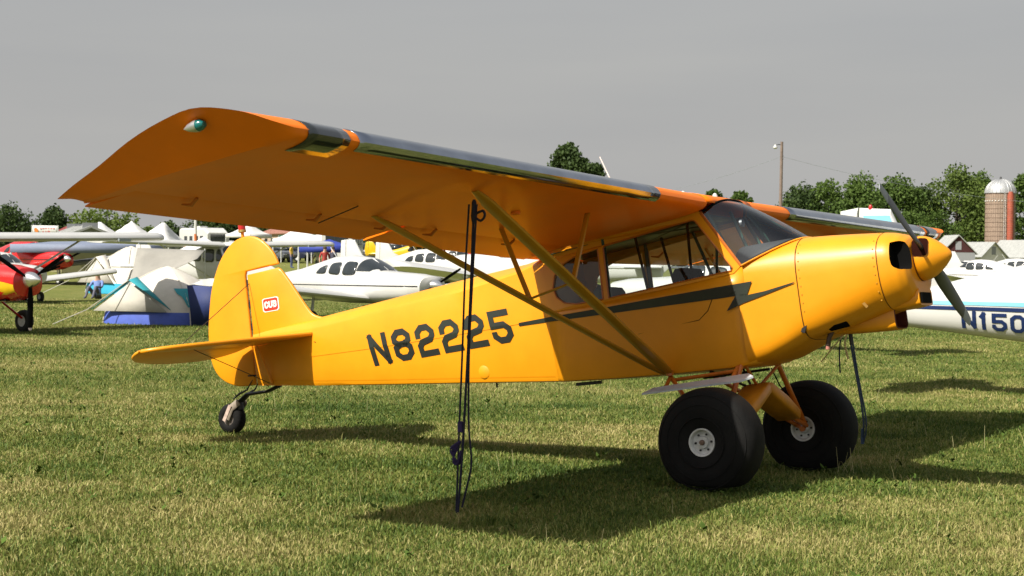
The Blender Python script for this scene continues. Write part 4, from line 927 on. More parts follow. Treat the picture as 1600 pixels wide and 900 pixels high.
# white plane with three cabin windows behind the tail
dp, db = low_wing('white low wing plane with dark cabin windows directly behind the yellow tail', put(690, 40, (1.9, 0), R(-8)), R(-8), 1.0, prop_a=.5); dp.scale = (1.0, 1.1, .90)
low_wing('white low wing plane half hidden behind the nose of the nearer white plane', put(745, 66, (1.2, 0), R(2)), R(2), 1.0, trimm=M_BLU, prop_a=1.2)
low_wing('white plane facing left with a large dark windshield just above the yellow fuselage', put(785, 54, (-.15, 0), R(172)), R(172), 1.25, trim='none', prop_a=1.0, windows=2)
low_wing('white plane seen through the yellow plane cabin windows', put(1050, 33, (.2, 0), R(176)), R(176), .92, trimm=M_REDP, prop_a=.2)
high_wing('white high wing plane whose long wing shows left and right of the yellow fin', put(350, 58, (-.4, 0), R(-6)), R(-6), 1.0)
low_wing('red low wing plane parked behind the silver spinner', put(96, 74, (1.4, 0), R(-4)), R(-4), 1.05, M_REDP, M_PLW, prop_a=.4)
low_wing('small white plane with its wing reaching right, behind the red and yellow nose', put(54, 54, (1.3, 0), R(-10)), R(-10), .9, M_PLW, prop_a=.3)
low_wing('small red and white plane beyond the white cabin windscreen', put(668, 92, (1.5, 0), R(150)), R(150), .8, trim='line', trimm=M_REDP, finm=M_REDP)
high_wing('small yellow high wing plane far behind the wing strut', put(668, 118, (0, 0), R(20)), R(20), .9, M_YEL, M_YEL)
low_wing('white plane with its upright fin showing above the white cabin roof', put(602, 84, (-4.6, 0), R(8)), R(8), .95)
# blue and white plane at the right edge, deeper behind the cabin
DEEP = [(r_[0], r_[1], r_[2]+float(np.interp(r_[0], [-4.7, -3.3, -2.2, -1.6], [0, .21, .16, 0])))+tuple(r_[3:]) for r_ in LOWB]
rt, rb = low_wing('white plane with navy and pale blue stripes and a registration at the right edge', put(1312, 22.3, (-5.42, 0), R(-2)), R(-2), 1.0, trim='none', windows=3, LOWB=DEEP)
for s in (-1, 1):
    band(DEEP, np.linspace(-5.1, 1.5, 30), [(-5.1, 1.07), (-4.4, 1.085), (-3.5, 1.085), (1.5, 1.05)], [(-5.1, 1.09), (-4.4, 1.13), (-3.5, 1.13), (1.5, 1.12)], s, 'navy_stripe', M_BLU, rb)
    band(DEEP, np.linspace(-5.1, 1.5, 30), [(-5.1, 1.10), (-4.4, 1.145), (-3.5, 1.15), (1.5, 1.13)], [(-5.1, 1.14), (-4.4, 1.20), (-3.5, 1.195), (1.5, 1.22)], s, 'pale_blue_stripe', M_LBL, rb)
for ob in rt.children:
    if ob.name.startswith(('fin', 'rudder')):
        for v_ in ob.data.vertices: v_.co.z += max(0, v_.co.z-1.3)*.17
band(DEEP, np.linspace(-4.66, -4.48, 5), [(-4.66, .868), (-4.48, .85)], [(-4.66, 1.07), (-4.48, 1.07)], -1, 'grey_panel', M_GRY, rb, .009)
thin_surf('tail_cone', M_GRY, rb, [(-4.86, .87), (-4.92, 1.0), (-5.2, 1.05), (-5.45, 1.05), (-5.3, .9)], .2, 1)
thin_surf('fin_stripe', M_LBL, rb, [(-4.66, 2.2), (-4.70, 2.30), (-5.1, 2.30), (-5.1, 2.2)], .1, 1)
g = MB(); g.lathe([(0, .028), (.04, .026), (.06, .012), (.065, .001)], (-5.0, 0, 2.38), 'z', 12); g.build('beacon', M_RED, rb)
xx = -3.66
for i, ch in enumerate('N1500'):
    g = MB(); wd = .12 if ch == '1' else .195
    for qd in strokes(ch, wd if ch != '1' else .16, .255, .05):
        A_, B_, C_, D_ = [np.array(p) for p in qd]; rows = []
        for a in range(4):
            row = []
            for b_ in range(4):
                p = (A_+(D_-A_)*a/3)*(1-b_/3)+(B_+(C_-B_)*a/3)*(b_/3)
                X, Z = xx+p[0]-(.02 if ch == '1' else 0), .855-.012*i+p[1]*.88
                row.append((X, -(by(DEEP, X, Z)+.008), Z))
            rows.append(row)
        g.grid(rows)
    g.build('registration_letter', M_BLU, rb, smooth_=False); xx += wd+.045
low_wing('white plane with framed canopy just right of the yellow spinner', put(1470, 84, (1.2, 0), R(170)), R(170), .95)
low_wing('white plane seen over the striped fuselage at the right edge', put(1590, 92, (-1, 0), R(-8)), R(-8), 1.0, trimm=M_REDP)
low_wing('small red plane below the white farm building', put(1512, 104, (0, 0), R(15)), R(15), .8, M_REDP)
low_wing('small red plane at the foot of the silo', put(1572, 112, (0, 0), R(-20)), R(-20), .85, M_REDP)

# ------------------------------------------------------------------ tents and shelters
M_TB = mat('blue_tent_cloth', (.07, .12, .50), .7, var=.2); M_TC = mat('cream_tent_cloth', (.60, .565, .50), .75, var=.1, bump=.1, bscale=8); M_TT = mat('teal_tent_cloth', (.02, .28, .33), .6)
M_TW = mat('white_tent_cloth', (.64, .64, .63), .7, var=.06); M_TCY = mat('cyan_tent_cloth', (.02, .33, .50), .7); M_TG = mat('grey_mesh', (.46, .44, .39), .8); M_ND = mat('navy_cloth', (.015, .03, .13), .7)
def dome_tent(label, px, dist, sc_, rz, skirt, fly):
    x, y, z = spot(px, dist); root = empty('dome_tent', label, 'tent', (x, y, z), rz, 'camping tents'); root.scale = (sc_,)*3
    hw, hd, hgt = 1.15, 1.05, 1.38
    def prof(t): return (1-t**1.9)**.75 if t < 1 else 0
    def ring(t, k=1.):
        r_ = max(.02, prof(t)); pts = []
        for a in np.linspace(0, 2*math.pi, 33)[:-1]:
            c, q = math.cos(a), math.sin(a); p = 4.2 if t < .5 else 4.2-2.2*(t-.5)/.5; f = (abs(c)**p+abs(q)**p)**(-1/p); sg = 1-.045*math.cos(4*a)*0-.06*abs(math.sin(2*a))*(1 if t > .2 else t/.2)*0
            pts.append((hw*r_*f*c*sg*k, hd*r_*f*q*sg*k, hgt*t))
        return pts
    g = MB(); g.loft([ring(t) for t in (0, .06, .12, .18, .215)], True, False, False); g.build('skirt', skirt, root, angle=50)
    g = MB(); g.loft([ring(t) for t in (.215, .3, .4, .5, .6, .7, .8, .88, .94, .98, 1.0)], True, False, True); b = g.build('canopy', M_TC, root, angle=50)
    # coloured fly bands run down the four corners from the crown, and a door awning
    for i, (sx, sy) in enumerate(((1, -1), (-1, -1), (1, 1), (-1, 1))):
        g = MB(); rows = []
        for t in np.linspace(.30, .62, 8):
            rr = prof(t); row = []
            for e in (-.13, 0, .13):
                a = math.atan2(sy, sx)+e*(1.6 if t > .5 else 1.)*((t-.26)/.36); c, q = math.cos(a), math.sin(a); p = 4.2; f = (abs(c)**p+abs(q)**p)**(-1/p)
                row.append((hw*rr*f*c*1.02, hd*rr*f*q*1.02, hgt*t+.008))
            rows.append(row)
        g.grid(rows); g.build('fly_band', fly, root)
    for sx, w_ in ((-1, .42), ):
        g = MB(); ap = (-.35, -hd*.78-.18, 1.05); l_, r_ = (-hw*1.0, -hd*1.02, .34), (.62, -hd*1.0, .36)
        g.add([ap, l_, r_, (ap[0], ap[1]+.35, 1.12)], [(0, 1, 3), (0, 3, 2)]); g.build('awning', fly, root, solid=.012)
        g = MB(); g.add([(-.35, -hd*.80-.12, .98), (-hw*.96, -hd*1.03, .31), (.55, -hd*1.02, .31)], [(0, 1, 2)]); g.build('door_mesh', M_TG, root, solid=.01)
        g = MB(); g.tube([ap, (-1.0, -1.5, .35), (-1.5, -2.0, 0)], .010, 5); g.build('guy_line', M_TG, root)
    for sx, sy in ((1, -1), (-1, -1), (1, 1), (-1, 1)):
        g = MB(); pts = []
        for t in np.linspace(0, .97, 12):
            rr = prof(t); p = 4.2 if t < .5 else 4.2-2.2*(t-.5)/.5; f = 2**(-1/p)*math.sqrt(2); c = math.sqrt(.5); pts.append((sx*hw*rr*f*c*1.01, sy*hd*rr*f*c*1.01, hgt*t+.01))
        g.tube(pts, .012, 5); g.build('tent_pole', M_TC, root)
    return root
t1 = dome_tent('cream dome tent with blue skirt and teal awning beside the yellow tail', 262, 40.5, 1.0, R(14), M_TB, M_TT); t1.scale = (1.2, 1.1, 1.0)
g = MB(); g.add([(1.0, -1.1, .95), (1.9, -.95, .92), (1.75, .2, .7), (1.05, .1, .98), (1.1, -1.05, .0), (1.8, -.9, .0)], [(0, 1, 2, 3), (0, 4, 5, 1)]); g.build('side_awning', M_ND, t1, solid=.012)
dome_tent('cream dome tent with cyan skirt further back at the left', 205, 66, 1.35, R(-8), M_TCY, M_TC)
def canopy_sail():
    x, y, z = spot(262, 52); root = empty('shade_sail', 'grey cream shade cloth rigged between the two dome tents', 'shade cloth', (x, y, z), R(32))
    g = MB(); rows = []
    for u in np.linspace(0, 1, 8):
        rows.append([((-.95+2.1*u), -1.2*v, 1.85-.05*u-1.3*v*(1-u*.8)-.15*math.sin(math.pi*u)*math.sin(math.pi*v)) for v in np.linspace(0, 1, 8)])
    g.grid(rows); g.build('cloth', mat('shade_cloth', (.27, .26, .235), .85, var=.15, scale=3), root, solid=.01)
    for px_, py_ in ((-.95, .02), (1.15, .02)):
        g = MB(); g.tube([(px_, py_, 0), (px_, py_, 1.85)], .02, 6); g.build('pole', M_WHT, root)
canopy_sail()
def marquee(label, px, dist, w_, d_, eave, peak, npk, rz=0., m_=M_TW):
    x, y, z = spot(px, dist); root = empty('marquee', label, 'tent', (x, y, z), rz, 'white event tents')
    g = MB(); nx, ny = 13*npk, 13; rows = []
    for j in range(ny):
        v = j/(ny-1); row = []
        for i in range(nx):
            u = i/(nx-1); k = (u*npk) % 1 if u < 1 else 1; pk = min(npk-1, int(u*npk)); du = abs(k-.5)*2; dv = abs(v-.5)*2
            edge_u = min(u, 1-u)*npk*2 if pk in (0, npk-1) else 1
            r_ = max(dv, du*.55 if not (pk == 0 and k < .5 or pk == npk-1 and k > .5) else du); row.append(((u-.5)*w_, (v-.5)*d_, eave+(peak-eave)*max(0, 1-r_)**1.55))
        rows.append(row)
    g.grid(rows); g.build('roof', m_, root, angle=70, solid=.03)
    g = MB(); e = .35
    for a, b in (((-w_/2, -d_/2), (w_/2, -d_/2)), ((-w_/2, d_/2), (w_/2, d_/2)), ((-w_/2, -d_/2), (-w_/2, d_/2)), ((w_/2, -d_/2), (w_/2, d_/2))):
        g = MB(); g.add([(*a, eave+.02), (*b, eave+.02), (*b, eave-e), (*a, eave-e)], [(0, 1, 2, 3)]); g.build('valance', m_, root, solid=.02)
    for i in range(npk+1):
        for yy in (-1, 1):
            g = MB(); xx = -w_/2+w_*i/npk; g.tube([(xx*.99, yy*d_/2*.98, 0), (xx*.99, yy*d_/2*.98, eave)], .05, 6); g.build('post', M_WHT, root)
    return root
marquee('white marquee with three pointed peaks behind the dome tents', 205, 125, 7.4, 6, 1.7, 3.3, 3, R(28))
marquee('small white peaked canopy behind the yellow fin', 388, 165, 3.2, 3.2, 2.4, 3.6, 1)
marquee('low white sloping tent roof right of the grey shade cloth', 318, 75, 3.2, 3, 1.35, 2.2, 1, R(-25))
marquee('wide white awning beside the parked camper', 492, 140, 6.5, 4, 2.0, 3.0, 2, R(30))
marquee('blue shade canopy with people under it behind the white plane', 514, 88, 2.8, 3, 1.75, 2.1, 1, R(30), mat('royal_blue_cloth', (.02, .04, .28), .7))
marquee('dark green canopy beside the parked camper', 478, 150, 4, 3, 2.3, 2.9, 1, 0, mat('dark_green_cloth', (.01, .07, .04), .7))
marquee('long blue grey tarpaulin roof behind the red planes', 140, 76, 6.0, 4, 1.75, 2.15, 1, R(30), mat('slate_cloth', (.16, .19, .27), .7))
# ------------------------------------------------------------------ vehicles
CB = {'suv': [(-2.2, .5, .95), (-2.1, .35, 1.45), (-1.6, .3, 1.72), (.2, .3, 1.72), (.9, .3, 1.1), (2.0, .35, .98), (2.2, .45, .75)], 'sedan': [(-2.2, .5, .85), (-2.05, .35, 1.0), (-1.4, .3, 1.05), (-.9, .3, 1.42), (.3, .3, 1.42), (1.0, .3, 1.0), (2.05, .35, .88), (2.2, .45, .7)]}
def car(label, px, dist, rz, kind, colr):
    loc = spot(px, dist); root = empty('parked_car', label, 'car', loc, rz, 'cars parked along the field edge'); tab = CB[kind]; g = MB(); rings = []
    for x, zb, zt in tab:
        k = .86 if zt > 1.2 else 1.; belt = min(zt, 1.0); rings.append([(x, -.86, zb), (x, -.9, (zb+belt)/2), (x, -.86, belt), (x, -.86*k*.9, zt-.04), (x, -.5, zt), (x, .5, zt), (x, .86*k*.9, zt-.04), (x, .86, belt), (x, .9, (zb+belt)/2), (x, .86, zb)])
    g.loft(rings); m_ = mat('car_paint_%02x%02x%02x' % tuple(int(c*255) for c in colr), colr, .3, coat=.6); b = g.build('body', m_, root, angle=30)
    zt = max(t[2] for t in tab); xs_ = [t[0] for t in tab if t[2] > 1.2]; x0, x1 = min(xs_)+.05, max(xs_)
    for s in (-1, 1):
        for a, c in ((x0, (x0+x1)/2-.06), ((x0+x1)/2+.06, x1+.15)):
            g = MB(); g.add([(a, s*.875, 1.03), (c+.1, s*.875, 1.03), (c, s*.79, zt-.1), (a, s*.79, zt-.1)], [(0, 1, 2, 3)]); g.build('side_window', M_WIN, b, solid=.02)
        for x in (-1.35, 1.4): small_wheel(root, (x, s*.80, .33), .33, .22)
        g = MB(); g.box((2.17, s*.6, .68), (.08, .3, .12)); g.build('headlight', M_ALU, b)
    i1 = [t for t in tab if t[2] > 1.2][-1]; i2 = tab[tab.index(i1)+1]
    for sx, (p, q) in ((1, (i1, i2)), ):
        g = MB(); g.add([(p[0]+.08, -.66, p[2]-.04), (p[0]+.08, .66, p[2]-.04), (q[0]-.05, .74, q[2]+.06), (q[0]-.05, -.74, q[2]+.06)], [(0, 1, 2, 3)]); g.build('windscreen', M_WIN, b, solid=.03)
    return root
carlist = [(275, 135, 'suv', (.02, .02, .022), 'black suv left of the white pole by the far trees'), (293, 140, 'sedan', (.45, .45, .44), 'silver car beside the white pole'), (318, 138, 'suv', (.03, .03, .035), 'dark suv right of the white pole'), (333, 150, 'sedan', (.3, .02, .02), 'dark red car left of the yellow fin top'), (347, 142, 'sedan', (.06, .06, .065), 'charcoal car just left of the yellow fin'),
           (408, 150, 'suv', (.03, .035, .05), 'dark blue suv just right of the yellow fin'), (424, 144, 'sedan', (.10, .11, .13), 'grey car in the row right of the yellow fin'), (437, 155, 'suv', (.55, .55, .54), 'white suv in the row right of the yellow fin'), (452, 146, 'sedan', (.02, .025, .045), 'navy car before the long low building'), (560, 150, 'suv', (.02, .03, .025), 'dark green suv right of the camper'), (585, 146, 'sedan', (.05, .05, .05), 'black car under the wing trailing edge'), (618, 150, 'suv', (.42, .42, .42), 'silver suv beside the rear wing strut'), (642, 158, 'sedan', (.05, .06, .08), 'dark grey car beyond the small yellow plane'),
           (284, 168, 'sedan', (.5, .5, .48), 'pale car in the back row left of the white pole'), (307, 172, 'suv', (.25, .02, .02), 'maroon suv in the back row behind the white pole'), (340, 176, 'suv', (.6, .6, .58), 'white suv in the back row left of the fin top'), (416, 178, 'sedan', (.35, .36, .38), 'light grey car in the back row right of the fin top'), (430, 182, 'suv', (.02, .02, .025), 'black suv in the back row behind the white suv'), (462, 170, 'suv', (.12, .03, .03), 'brown red suv at the left end of the low building'), (550, 172, 'sedan', (.6, .6, .6), 'white car in the back row behind the camper'), (600, 176, 'suv', (.10, .14, .2), 'slate blue suv in the back row under the wing'),
           (1536, 150, 'suv', (.7, .7, .69), 'white van shaped car in front of the silo foot'), (1597, 135, 'suv', (.50, .10, .03), 'orange car at the right edge before the farm buildings')]
for px_, d_, k_, c_2, lb in carlist: car(lb, px_, d_, rnd.uniform(-.35, .35)+(math.pi if rnd.random() < .5 else 0), k_, c_2)
def camper(label, px, dist, rz, L_=6.5):
    loc = spot(px, dist); root = empty('camper', label, 'camper', loc, rz, 'campers behind the planes'); g = MB()
    g.loft([[(x, -1.1, .5), (x, -1.15, 1.0), (x, -1.15, zt-.15), (x, -1.0, zt), (x, 1.0, zt), (x, 1.15, zt-.15), (x, 1.15, 1.0), (x, 1.1, .5)] for x, zt in ((-L_/2, 2.9), (-L_/2+.1, 3.0), (L_/2-1.2, 3.0), (L_/2-1., 2.95), (L_/2, 2.5))]); b = g.build('body', M_PLW, root, angle=30)
    for x in (-2, -.6, .9, 2.2):
        for s in (-1, 1): g = MB(); g.box((x, s*1.15, 1.9), (.8, .03, .55)); g.build('window', M_WIN, b)
    g = MB(); g.box((L_/2, 0, 2.0), (.04, 1.7, .7)); g.build('windscreen', M_WIN, b)
    for x in (-2, 2):
        for s in (-1, 1): small_wheel(root, (x, s*.95, .4), .4, .25)
    g = MB(); g.box((-.5, 0, 3.1), (.9, .8, .2)); g.build('roof_unit', M_WHT, b)
camper('white camper parked behind the white planes, in front of the low trees', 535, 128, R(-60))
camper('white camper with roof unit behind the white pole', 318, 170, R(-25), 7.5)
# ------------------------------------------------------------------ people
def person(label, px, dist, rz, shirt, trousers, seated=False, skin=(.45, .27, .19), hair=(.05, .035, .025)):
    loc = spot(px, dist); root = empty('person', label, 'person', loc, rz, 'people on the field')
    H_ = 1.72
    if seated: J = dict(pel=(0, 0, .13), ch=(-.06, 0, .55), nk=(-.05, 0, .69), hd=(-.02, 0, .83), kn=(.40, .14, .44), an=(.62, .14, .08), toe=(.76, .15, .04), sh=(-.05, .19, .62), el=(.14, .25, .42), wr=(.36, .16, .44), fi=(.45, .14, .43))
    else: J = dict(pel=(0, 0, .95), ch=(0, 0, 1.34), nk=(.01, 0, 1.47), hd=(.03, 0, 1.6), kn=(.03, .11, .50), an=(-.01, .12, .08), toe=(.16, .13, .03), sh=(0, .19, 1.41), el=(-.03, .27, 1.12), wr=(.06, .29, .88), fi=(.09, .29, .78))
    vs = []; es = []; rs = []
    def v(p, r_): vs.append(p); rs.append(r_); return len(vs)-1
    pel = v(J['pel'], .145); wa = v(tuple(np.array(J['pel'])*.5+np.array(J['ch'])*.5), .13); ch = v(J['ch'], .15); nk = v(J['nk'], .06); hd = v(J['hd'], .10); ht = v(tuple(np.array(J['hd'])+(0, 0, .1)), .07)
    es += [(pel, wa), (wa, ch), (ch, nk), (nk, hd), (hd, ht)]
    for s in (-1, 1):
        f = lambda k: (J[k][0], s*J[k][1], J[k][2])
        hp = v((J['pel'][0], s*.09, J['pel'][2]-.04), .10); kn = v(f('kn'), .065); an = v(f('an'), .045); to = v(f('toe'), .035); es += [(pel, hp), (hp, kn), (kn, an), (an, to)]
        sh = v(f('sh'), .062); el = v(f('el'), .045); wr = v(f('wr'), .032); fi = v(f('fi'), .03); es += [(ch, sh), (sh, el), (el, wr), (wr, fi)]
    me = bpy.data.meshes.new('body'); me.from_pydata(vs, es, []); ob = bpy.data.objects.new('body', me); COL.objects.link(ob)
    sk = ob.modifiers.new('skin', 'SKIN'); sk.use_smooth_shade = True
    for i, r_ in enumerate(rs): me.skin_vertices[0].data[i].radius = (r_, r_*.85 if i in (0, 1, 2) else r_); me.skin_vertices[0].data[i].use_root = (i == 0)
    ob.modifiers.new('sub', 'SUBSURF').levels = 1
    bpy.context.view_layer.update(); m2 = bpy.data.meshes.new_from_object(ob.evaluated_get(bpy.context.evaluated_depsgraph_get())); ob.modifiers.clear(); ob.data = m2; ob.parent = root
    m2.materials.clear()
    for m_ in (mat('skin_%d' % int(skin[0]*100), skin, .6), mat('shirt_%s' % label[:18], shirt, .8), mat('trousers_%s' % label[:18], trousers, .8)): m2.materials.append(m_)
    for pl in m2.polygons:
        c = pl.center; top_ = J['nk'][2]-.03
        pl.material_index = 0 if c.z > top_ or (abs(c.y) > .2 and c.z < J['el'][2]+.06 and c.z > J['wr'][2]-.2 and not seated) else (1 if c.z > J['pel'][2]+.03 and (not seated or c.x < .2) else 2)
    g = MB(); h = np.array(J['hd']); g.lathe([(.02, .108), (.07, .112), (.12, .09), (.155, .05), (.165, .003)], (h[0]-.012, h[1], h[2]), 'z', 14); g.build('hair', mat('hair_%d' % int(hair[0]*1000), hair, .8), root)
    return root
person('person in a blue shirt sitting on the grass beside the dome tents', 152, 60, R(-70), (.16, .24, .5), (.1, .1, .14), True)
person('person in a white shirt standing under the blue canopy', 497, 88.5, R(-60), (.7, .7, .68), (.1, .1, .12))
person('person in a dark shirt standing beside the blue canopy', 520, 86, R(-100), (.05, .05, .08), (.3, .27, .2))
person('person in a red shirt near the blue canopy', 507, 86, R(-30), (.4, .05, .04), (.12, .13, .2))
person('person in a pale shirt walking beyond the striped fuselage', 1577, 98, R(-120), (.6, .58, .5), (.05, .07, .14))
person('person in a yellow shirt walking near the parked cars', 455, 118, R(20), (.6, .42, .05), (.08, .1, .2))
person('person in a grey shirt standing left of the white pole', 290, 112, R(-80), (.3, .3, .32), (.25, .2, .14))
person('person in a green shirt beside the white camper', 556, 108, R(200), (.06, .25, .08), (.1, .1, .1))
# ------------------------------------------------------------------ farm buildings, silo, poles
M_BRN = mat('maroon_boards', (.055, .012, .014), .8, var=.25, scale=2); M_ROOF = mat('grey_metal_roof', (.33, .34, .33), .55, var=.15, scale=1.5)
M_WB = mat('white_boards', (.66, .65, .62), .8, var=.1, scale=1); M_GB = mat('grey_boards', (.27, .28, .30), .8, var=.12)
def barn(label, px, dist, rz, w_, l_, wall, ridge, wallm, gablem, wins, m_roof=M_ROOF):
    loc = spot(px, dist); root = empty('farm_building', label, 'building', loc, rz, 'farm buildings'); g = MB(); h = w_/2
    g.loft([[(x, -h, 0), (x, h, 0), (x, h, wall), (x, -h, wall)] for x in (-l_/2, l_/2)]); wl = g.build('wall', wallm, root, smooth_=False)
    for sx in (-1, 1):
        g = MB(); xx = sx*l_/2; g.loft([[(xx-sx*.05, -h, wall), (xx-sx*.05, h, wall), (xx-sx*.05, 0, ridge)], [(xx+sx*.02, -h, wall), (xx+sx*.02, h, wall), (xx+sx*.02, 0, ridge)]]); gb = g.build('gable', gablem, root, smooth_=False)
        g = MB(); g.box((xx+sx*.03, 0, wall+(ridge-wall)*.4), (.04, .9, 1.3)); g.build('gable_window', M_GB, gb)
    for s in (-1, 1):
        g = MB(); oh = .35; k = (ridge-wall)/h; g.add([(-l_/2-oh, s*(h+oh), wall-k*oh+.06), (l_/2+oh, s*(h+oh), wall-k*oh+.06), (l_/2+oh, 0, ridge+.06), (-l_/2-oh, 0, ridge+.06)], [(0, 1, 2, 3)]); rf = g.build('roof', m_roof, root, smooth_=False, solid=.12)
        n_ = int(l_/.9)
        for i in range(n_+1):
            g = MB(); xx = -l_/2+l_*i/n_; g.tube([(xx, s*(h+oh), wall-k*oh+.14), (xx, 0, ridge+.14)], .03, 4); g.build('roof_seam', m_roof, rf)
    for (f, u, z, a, b) in wins:
        g = MB(); p = (u, -h-.02, z) if f == 'y' else (l_/2+.02, u, z); d_ = (a, .06, b) if f == 'y' else (.06, a, b); g.box(p, d_); wn = g.build('window', M_WIN, wl); g = MB(); g.box((p[0], p[1]-.02, p[2]-b/2-.06) if f == 'y' else (p[0]+.02, p[1], p[2]-b/2-.06), (a+.2, .1, .1) if f == 'y' else (.1, a+.2, .1)); g.build('sill', M_WB, wl)
    return root
barn('grey farm building with maroon gable beside the yellow spinner', 1486, 262, R(-58), 5.2, 8, 3.0, 5.6, M_GB, M_BRN, [('y', -2, 1.6, 1, 1)])
barn('low white farm building between the maroon gable and the silo', 1520, 275, R(-28), 5.5, 9, 2.5, 4.7, M_WB, M_WB, [('y', -3.2, 2.1, .7, .6), ('y', -1.6, 2.2, .5, .5)])
barn('white farm building with grey roof right of the silo', 1606, 280, R(-28), 6, 12, 2.5, 5.2, M_WB, M_WB, [('y', -3, 1.5, .8, .9), ('y', 1, 1.5, .8, .9)])
barn('long low building with reddish roof beyond the parked cars', 475, 205, R(-35), 7, 15, 2.6, 4.0, mat('tan_wall', (.42, .33, .25), .8), M_WB, [('y', -5, 1.5, 1.2, 1), ('y', -2, 1.5, 1.2, 1), ('y', 1, 1.5, 1.2, 1), ('y', 4, 1.5, 1.2, 1)], mat('reddish_roof', (.34, .16, .12), .7, var=.2))
barn('small building with dark red roof behind the banner', 113, 230, R(-30), 5, 6, 2.2, 3.4, mat('olive_wall', (.2, .2, .13), .8), M_BRN, [('y', -2, 1.5, 1, 1)], mat('dark_red_roof', (.2, .03, .03), .7))
barn('olive shed under the grey tarpaulin roof at the left', 128, 98, R(-32), 3.2, 4.4, 2.0, 2.6, mat('olive_shed_wall', (.22, .21, .1), .8), mat('olive_shed_wall', (.22, .21, .1), .8), [('y', -.6, 1.2, .7, .8)])
def silo():
    loc = spot(1561, 290); root = empty('silo', 'tall tan stave silo with ribbed silver dome and red chute', 'silo', loc, math.atan2(loc[1]-CAM[1], loc[0]-CAM[0])-math.pi/2)
    r_, h = 2.55, 13.5
    M_SV = mat('tan_staves', (.30, .22, .165), .8, var=.2, scale=1.2); M_HP = mat('dark_hoop', (.13, .08, .06), .6); M_DM = mat('galvanised_dome', (.46, .47, .48), .5, metal=.5, var=.2)
    nst = 40                                       # concrete staves: each a slightly proud slab
    st = None
    for i in range(nst):
        a0, a1 = 2*math.pi*(i+.04)/nst, 2*math.pi*(i+.96)/nst; g = MB(); vs = []
        for z in (0, h):
            for rr in (r_-.15, r_):
                for a in (a0, a1): vs.append((rr*math.cos(a), rr*math.sin(a), z))
        g.add(vs, [(0, 1, 3, 2), (4, 6, 7, 5), (2, 3, 7, 6), (0, 4, 5, 1), (0, 2, 6, 4), (1, 5, 7, 3)]); g.build('stave', M_SV, root, smooth_=False)
    g = MB(); g.lathe([(0, r_-.1), (h, r_-.1)], (0, 0, 0), 'z', 40); g.build('inner_wall', M_HP, root)
    for k in range(16):
        z = .5+k*.79 if k < 15 else h-.15; g = MB(); g.lathe([(-.03, r_+.0), (-.03, r_+.035), (.03, r_+.035), (.03, r_)], (0, 0, z), 'z', 40); g.build('hoop', M_HP, root)
    for z, n_ in ((h-1.35, 30),):
        for i in range(n_):
            a = 2*math.pi*i/n_; g = MB(); g.box((math.cos(a)*(r_+.04), math.sin(a)*(r_+.04), z), (.12, .22, .14), rz=a); g.build('pale_block', M_WB, root)
    g = MB(); rings = []; seg = 64
    for t in np.linspace(0, .98, 9):
        a = t*math.pi/2; rings.append([((r_+.08+.03*(k % 2))*math.cos(a)*math.cos(2*math.pi*k/seg), (r_+.08+.03*(k % 2))*math.cos(a)*math.sin(2*math.pi*k/seg), h+(r_*.95)*math.sin(a)) for k in range(seg)])
    g.loft(rings); dm = g.build('dome', M_DM, root, angle=20)
    for k in range(24):
        a = 2*math.pi*k/24; g = MB(); g.tube([((r_+.12)*math.cos(b)*math.cos(a), (r_+.12)*math.cos(b)*math.sin(a), h+(r_*.95+.04)*math.sin(b)) for b in np.linspace(0, 1.5, 7)], .04, 4); g.build('dome_rib', M_DM, dm)
    g = MB(); g.tube([(0, 0, h+r_*.93), (0, 0, h+r_*.93+.5)], [.25, .12], 8); g.build('vent_cap', M_DK, dm)
    a = -.92; dx, dy = math.cos(a), math.sin(a)
    g = MB(); g.lathe([(0, .55), (h-.5, .55), (h+.2, .35)], (dx*(r_+.25), dy*(r_+.25), 0), 'z', 14); ch = g.build('chute', mat('red_chute', (.33, .07, .035), .7, var=.25, scale=1), root, angle=50)
    for k in range(31):
        g = MB(); g.lathe([(-.03, .57), (.03, .57)], (dx*(r_+.25), dy*(r_+.25), .4+k*.4), 'z', 14); g.build('chute_band', mat('faded_red_band', (.40, .14, .09), .7), ch)
    for i in (-1, 1):
        g = MB(); q = a-.36; g.tube([(math.cos(q)*(r_+.1)+.12*i, math.sin(q)*(r_+.1), 0), (math.cos(q)*(r_+.1)+.12*i, math.sin(q)*(r_+.1), h)], .03, 4); g.build('ladder_rail', M_WB, root)
silo()
def utility_pole():
    loc = spot(1217, 155); root = empty('utility_pole', 'wooden utility pole with white lamp against the sky', 'pole', loc, -YAW)
    g = MB(); g.tube([(0, 0, 0), (.05, 0, 5.5), (.1, 0, 12.6)], [.2, .17, .13], 10); pl = g.build('post', mat('weathered_pole', (.2, .15, .125), .85, var=.3, scale=3), root)
    g = MB(); g.tube([(.1, 0, 12.3), (-.25, 0, 12.35), (-.45, 0, 12.25)], .04, 6); g.build('lamp_arm', M_DK, pl)
    g = MB(); g.lathe([(-.32, .10), (-.22, .2), (-.08, .18), (0, .09), (.1, .07)], (-.5, 0, 12.25), 'z', 12); g.build('lamp', M_WHT, pl)
    g = MB(); g.lathe([(-.45, .0), (-.45, .2), (.4, .2), (.42, .0)], (.12, -.3, 9.6), 'z', 10); g.build('transformer', M_GRY, pl) if False else None
    for z in (11.3, 11.0):
        g = MB(); g.lathe([(-.05, .03), (0, .06), (.05, .03)], (.2, -.12, z), 'z', 8); g.build('insulator', M_DK, pl)
    return loc
up = utility_pole()
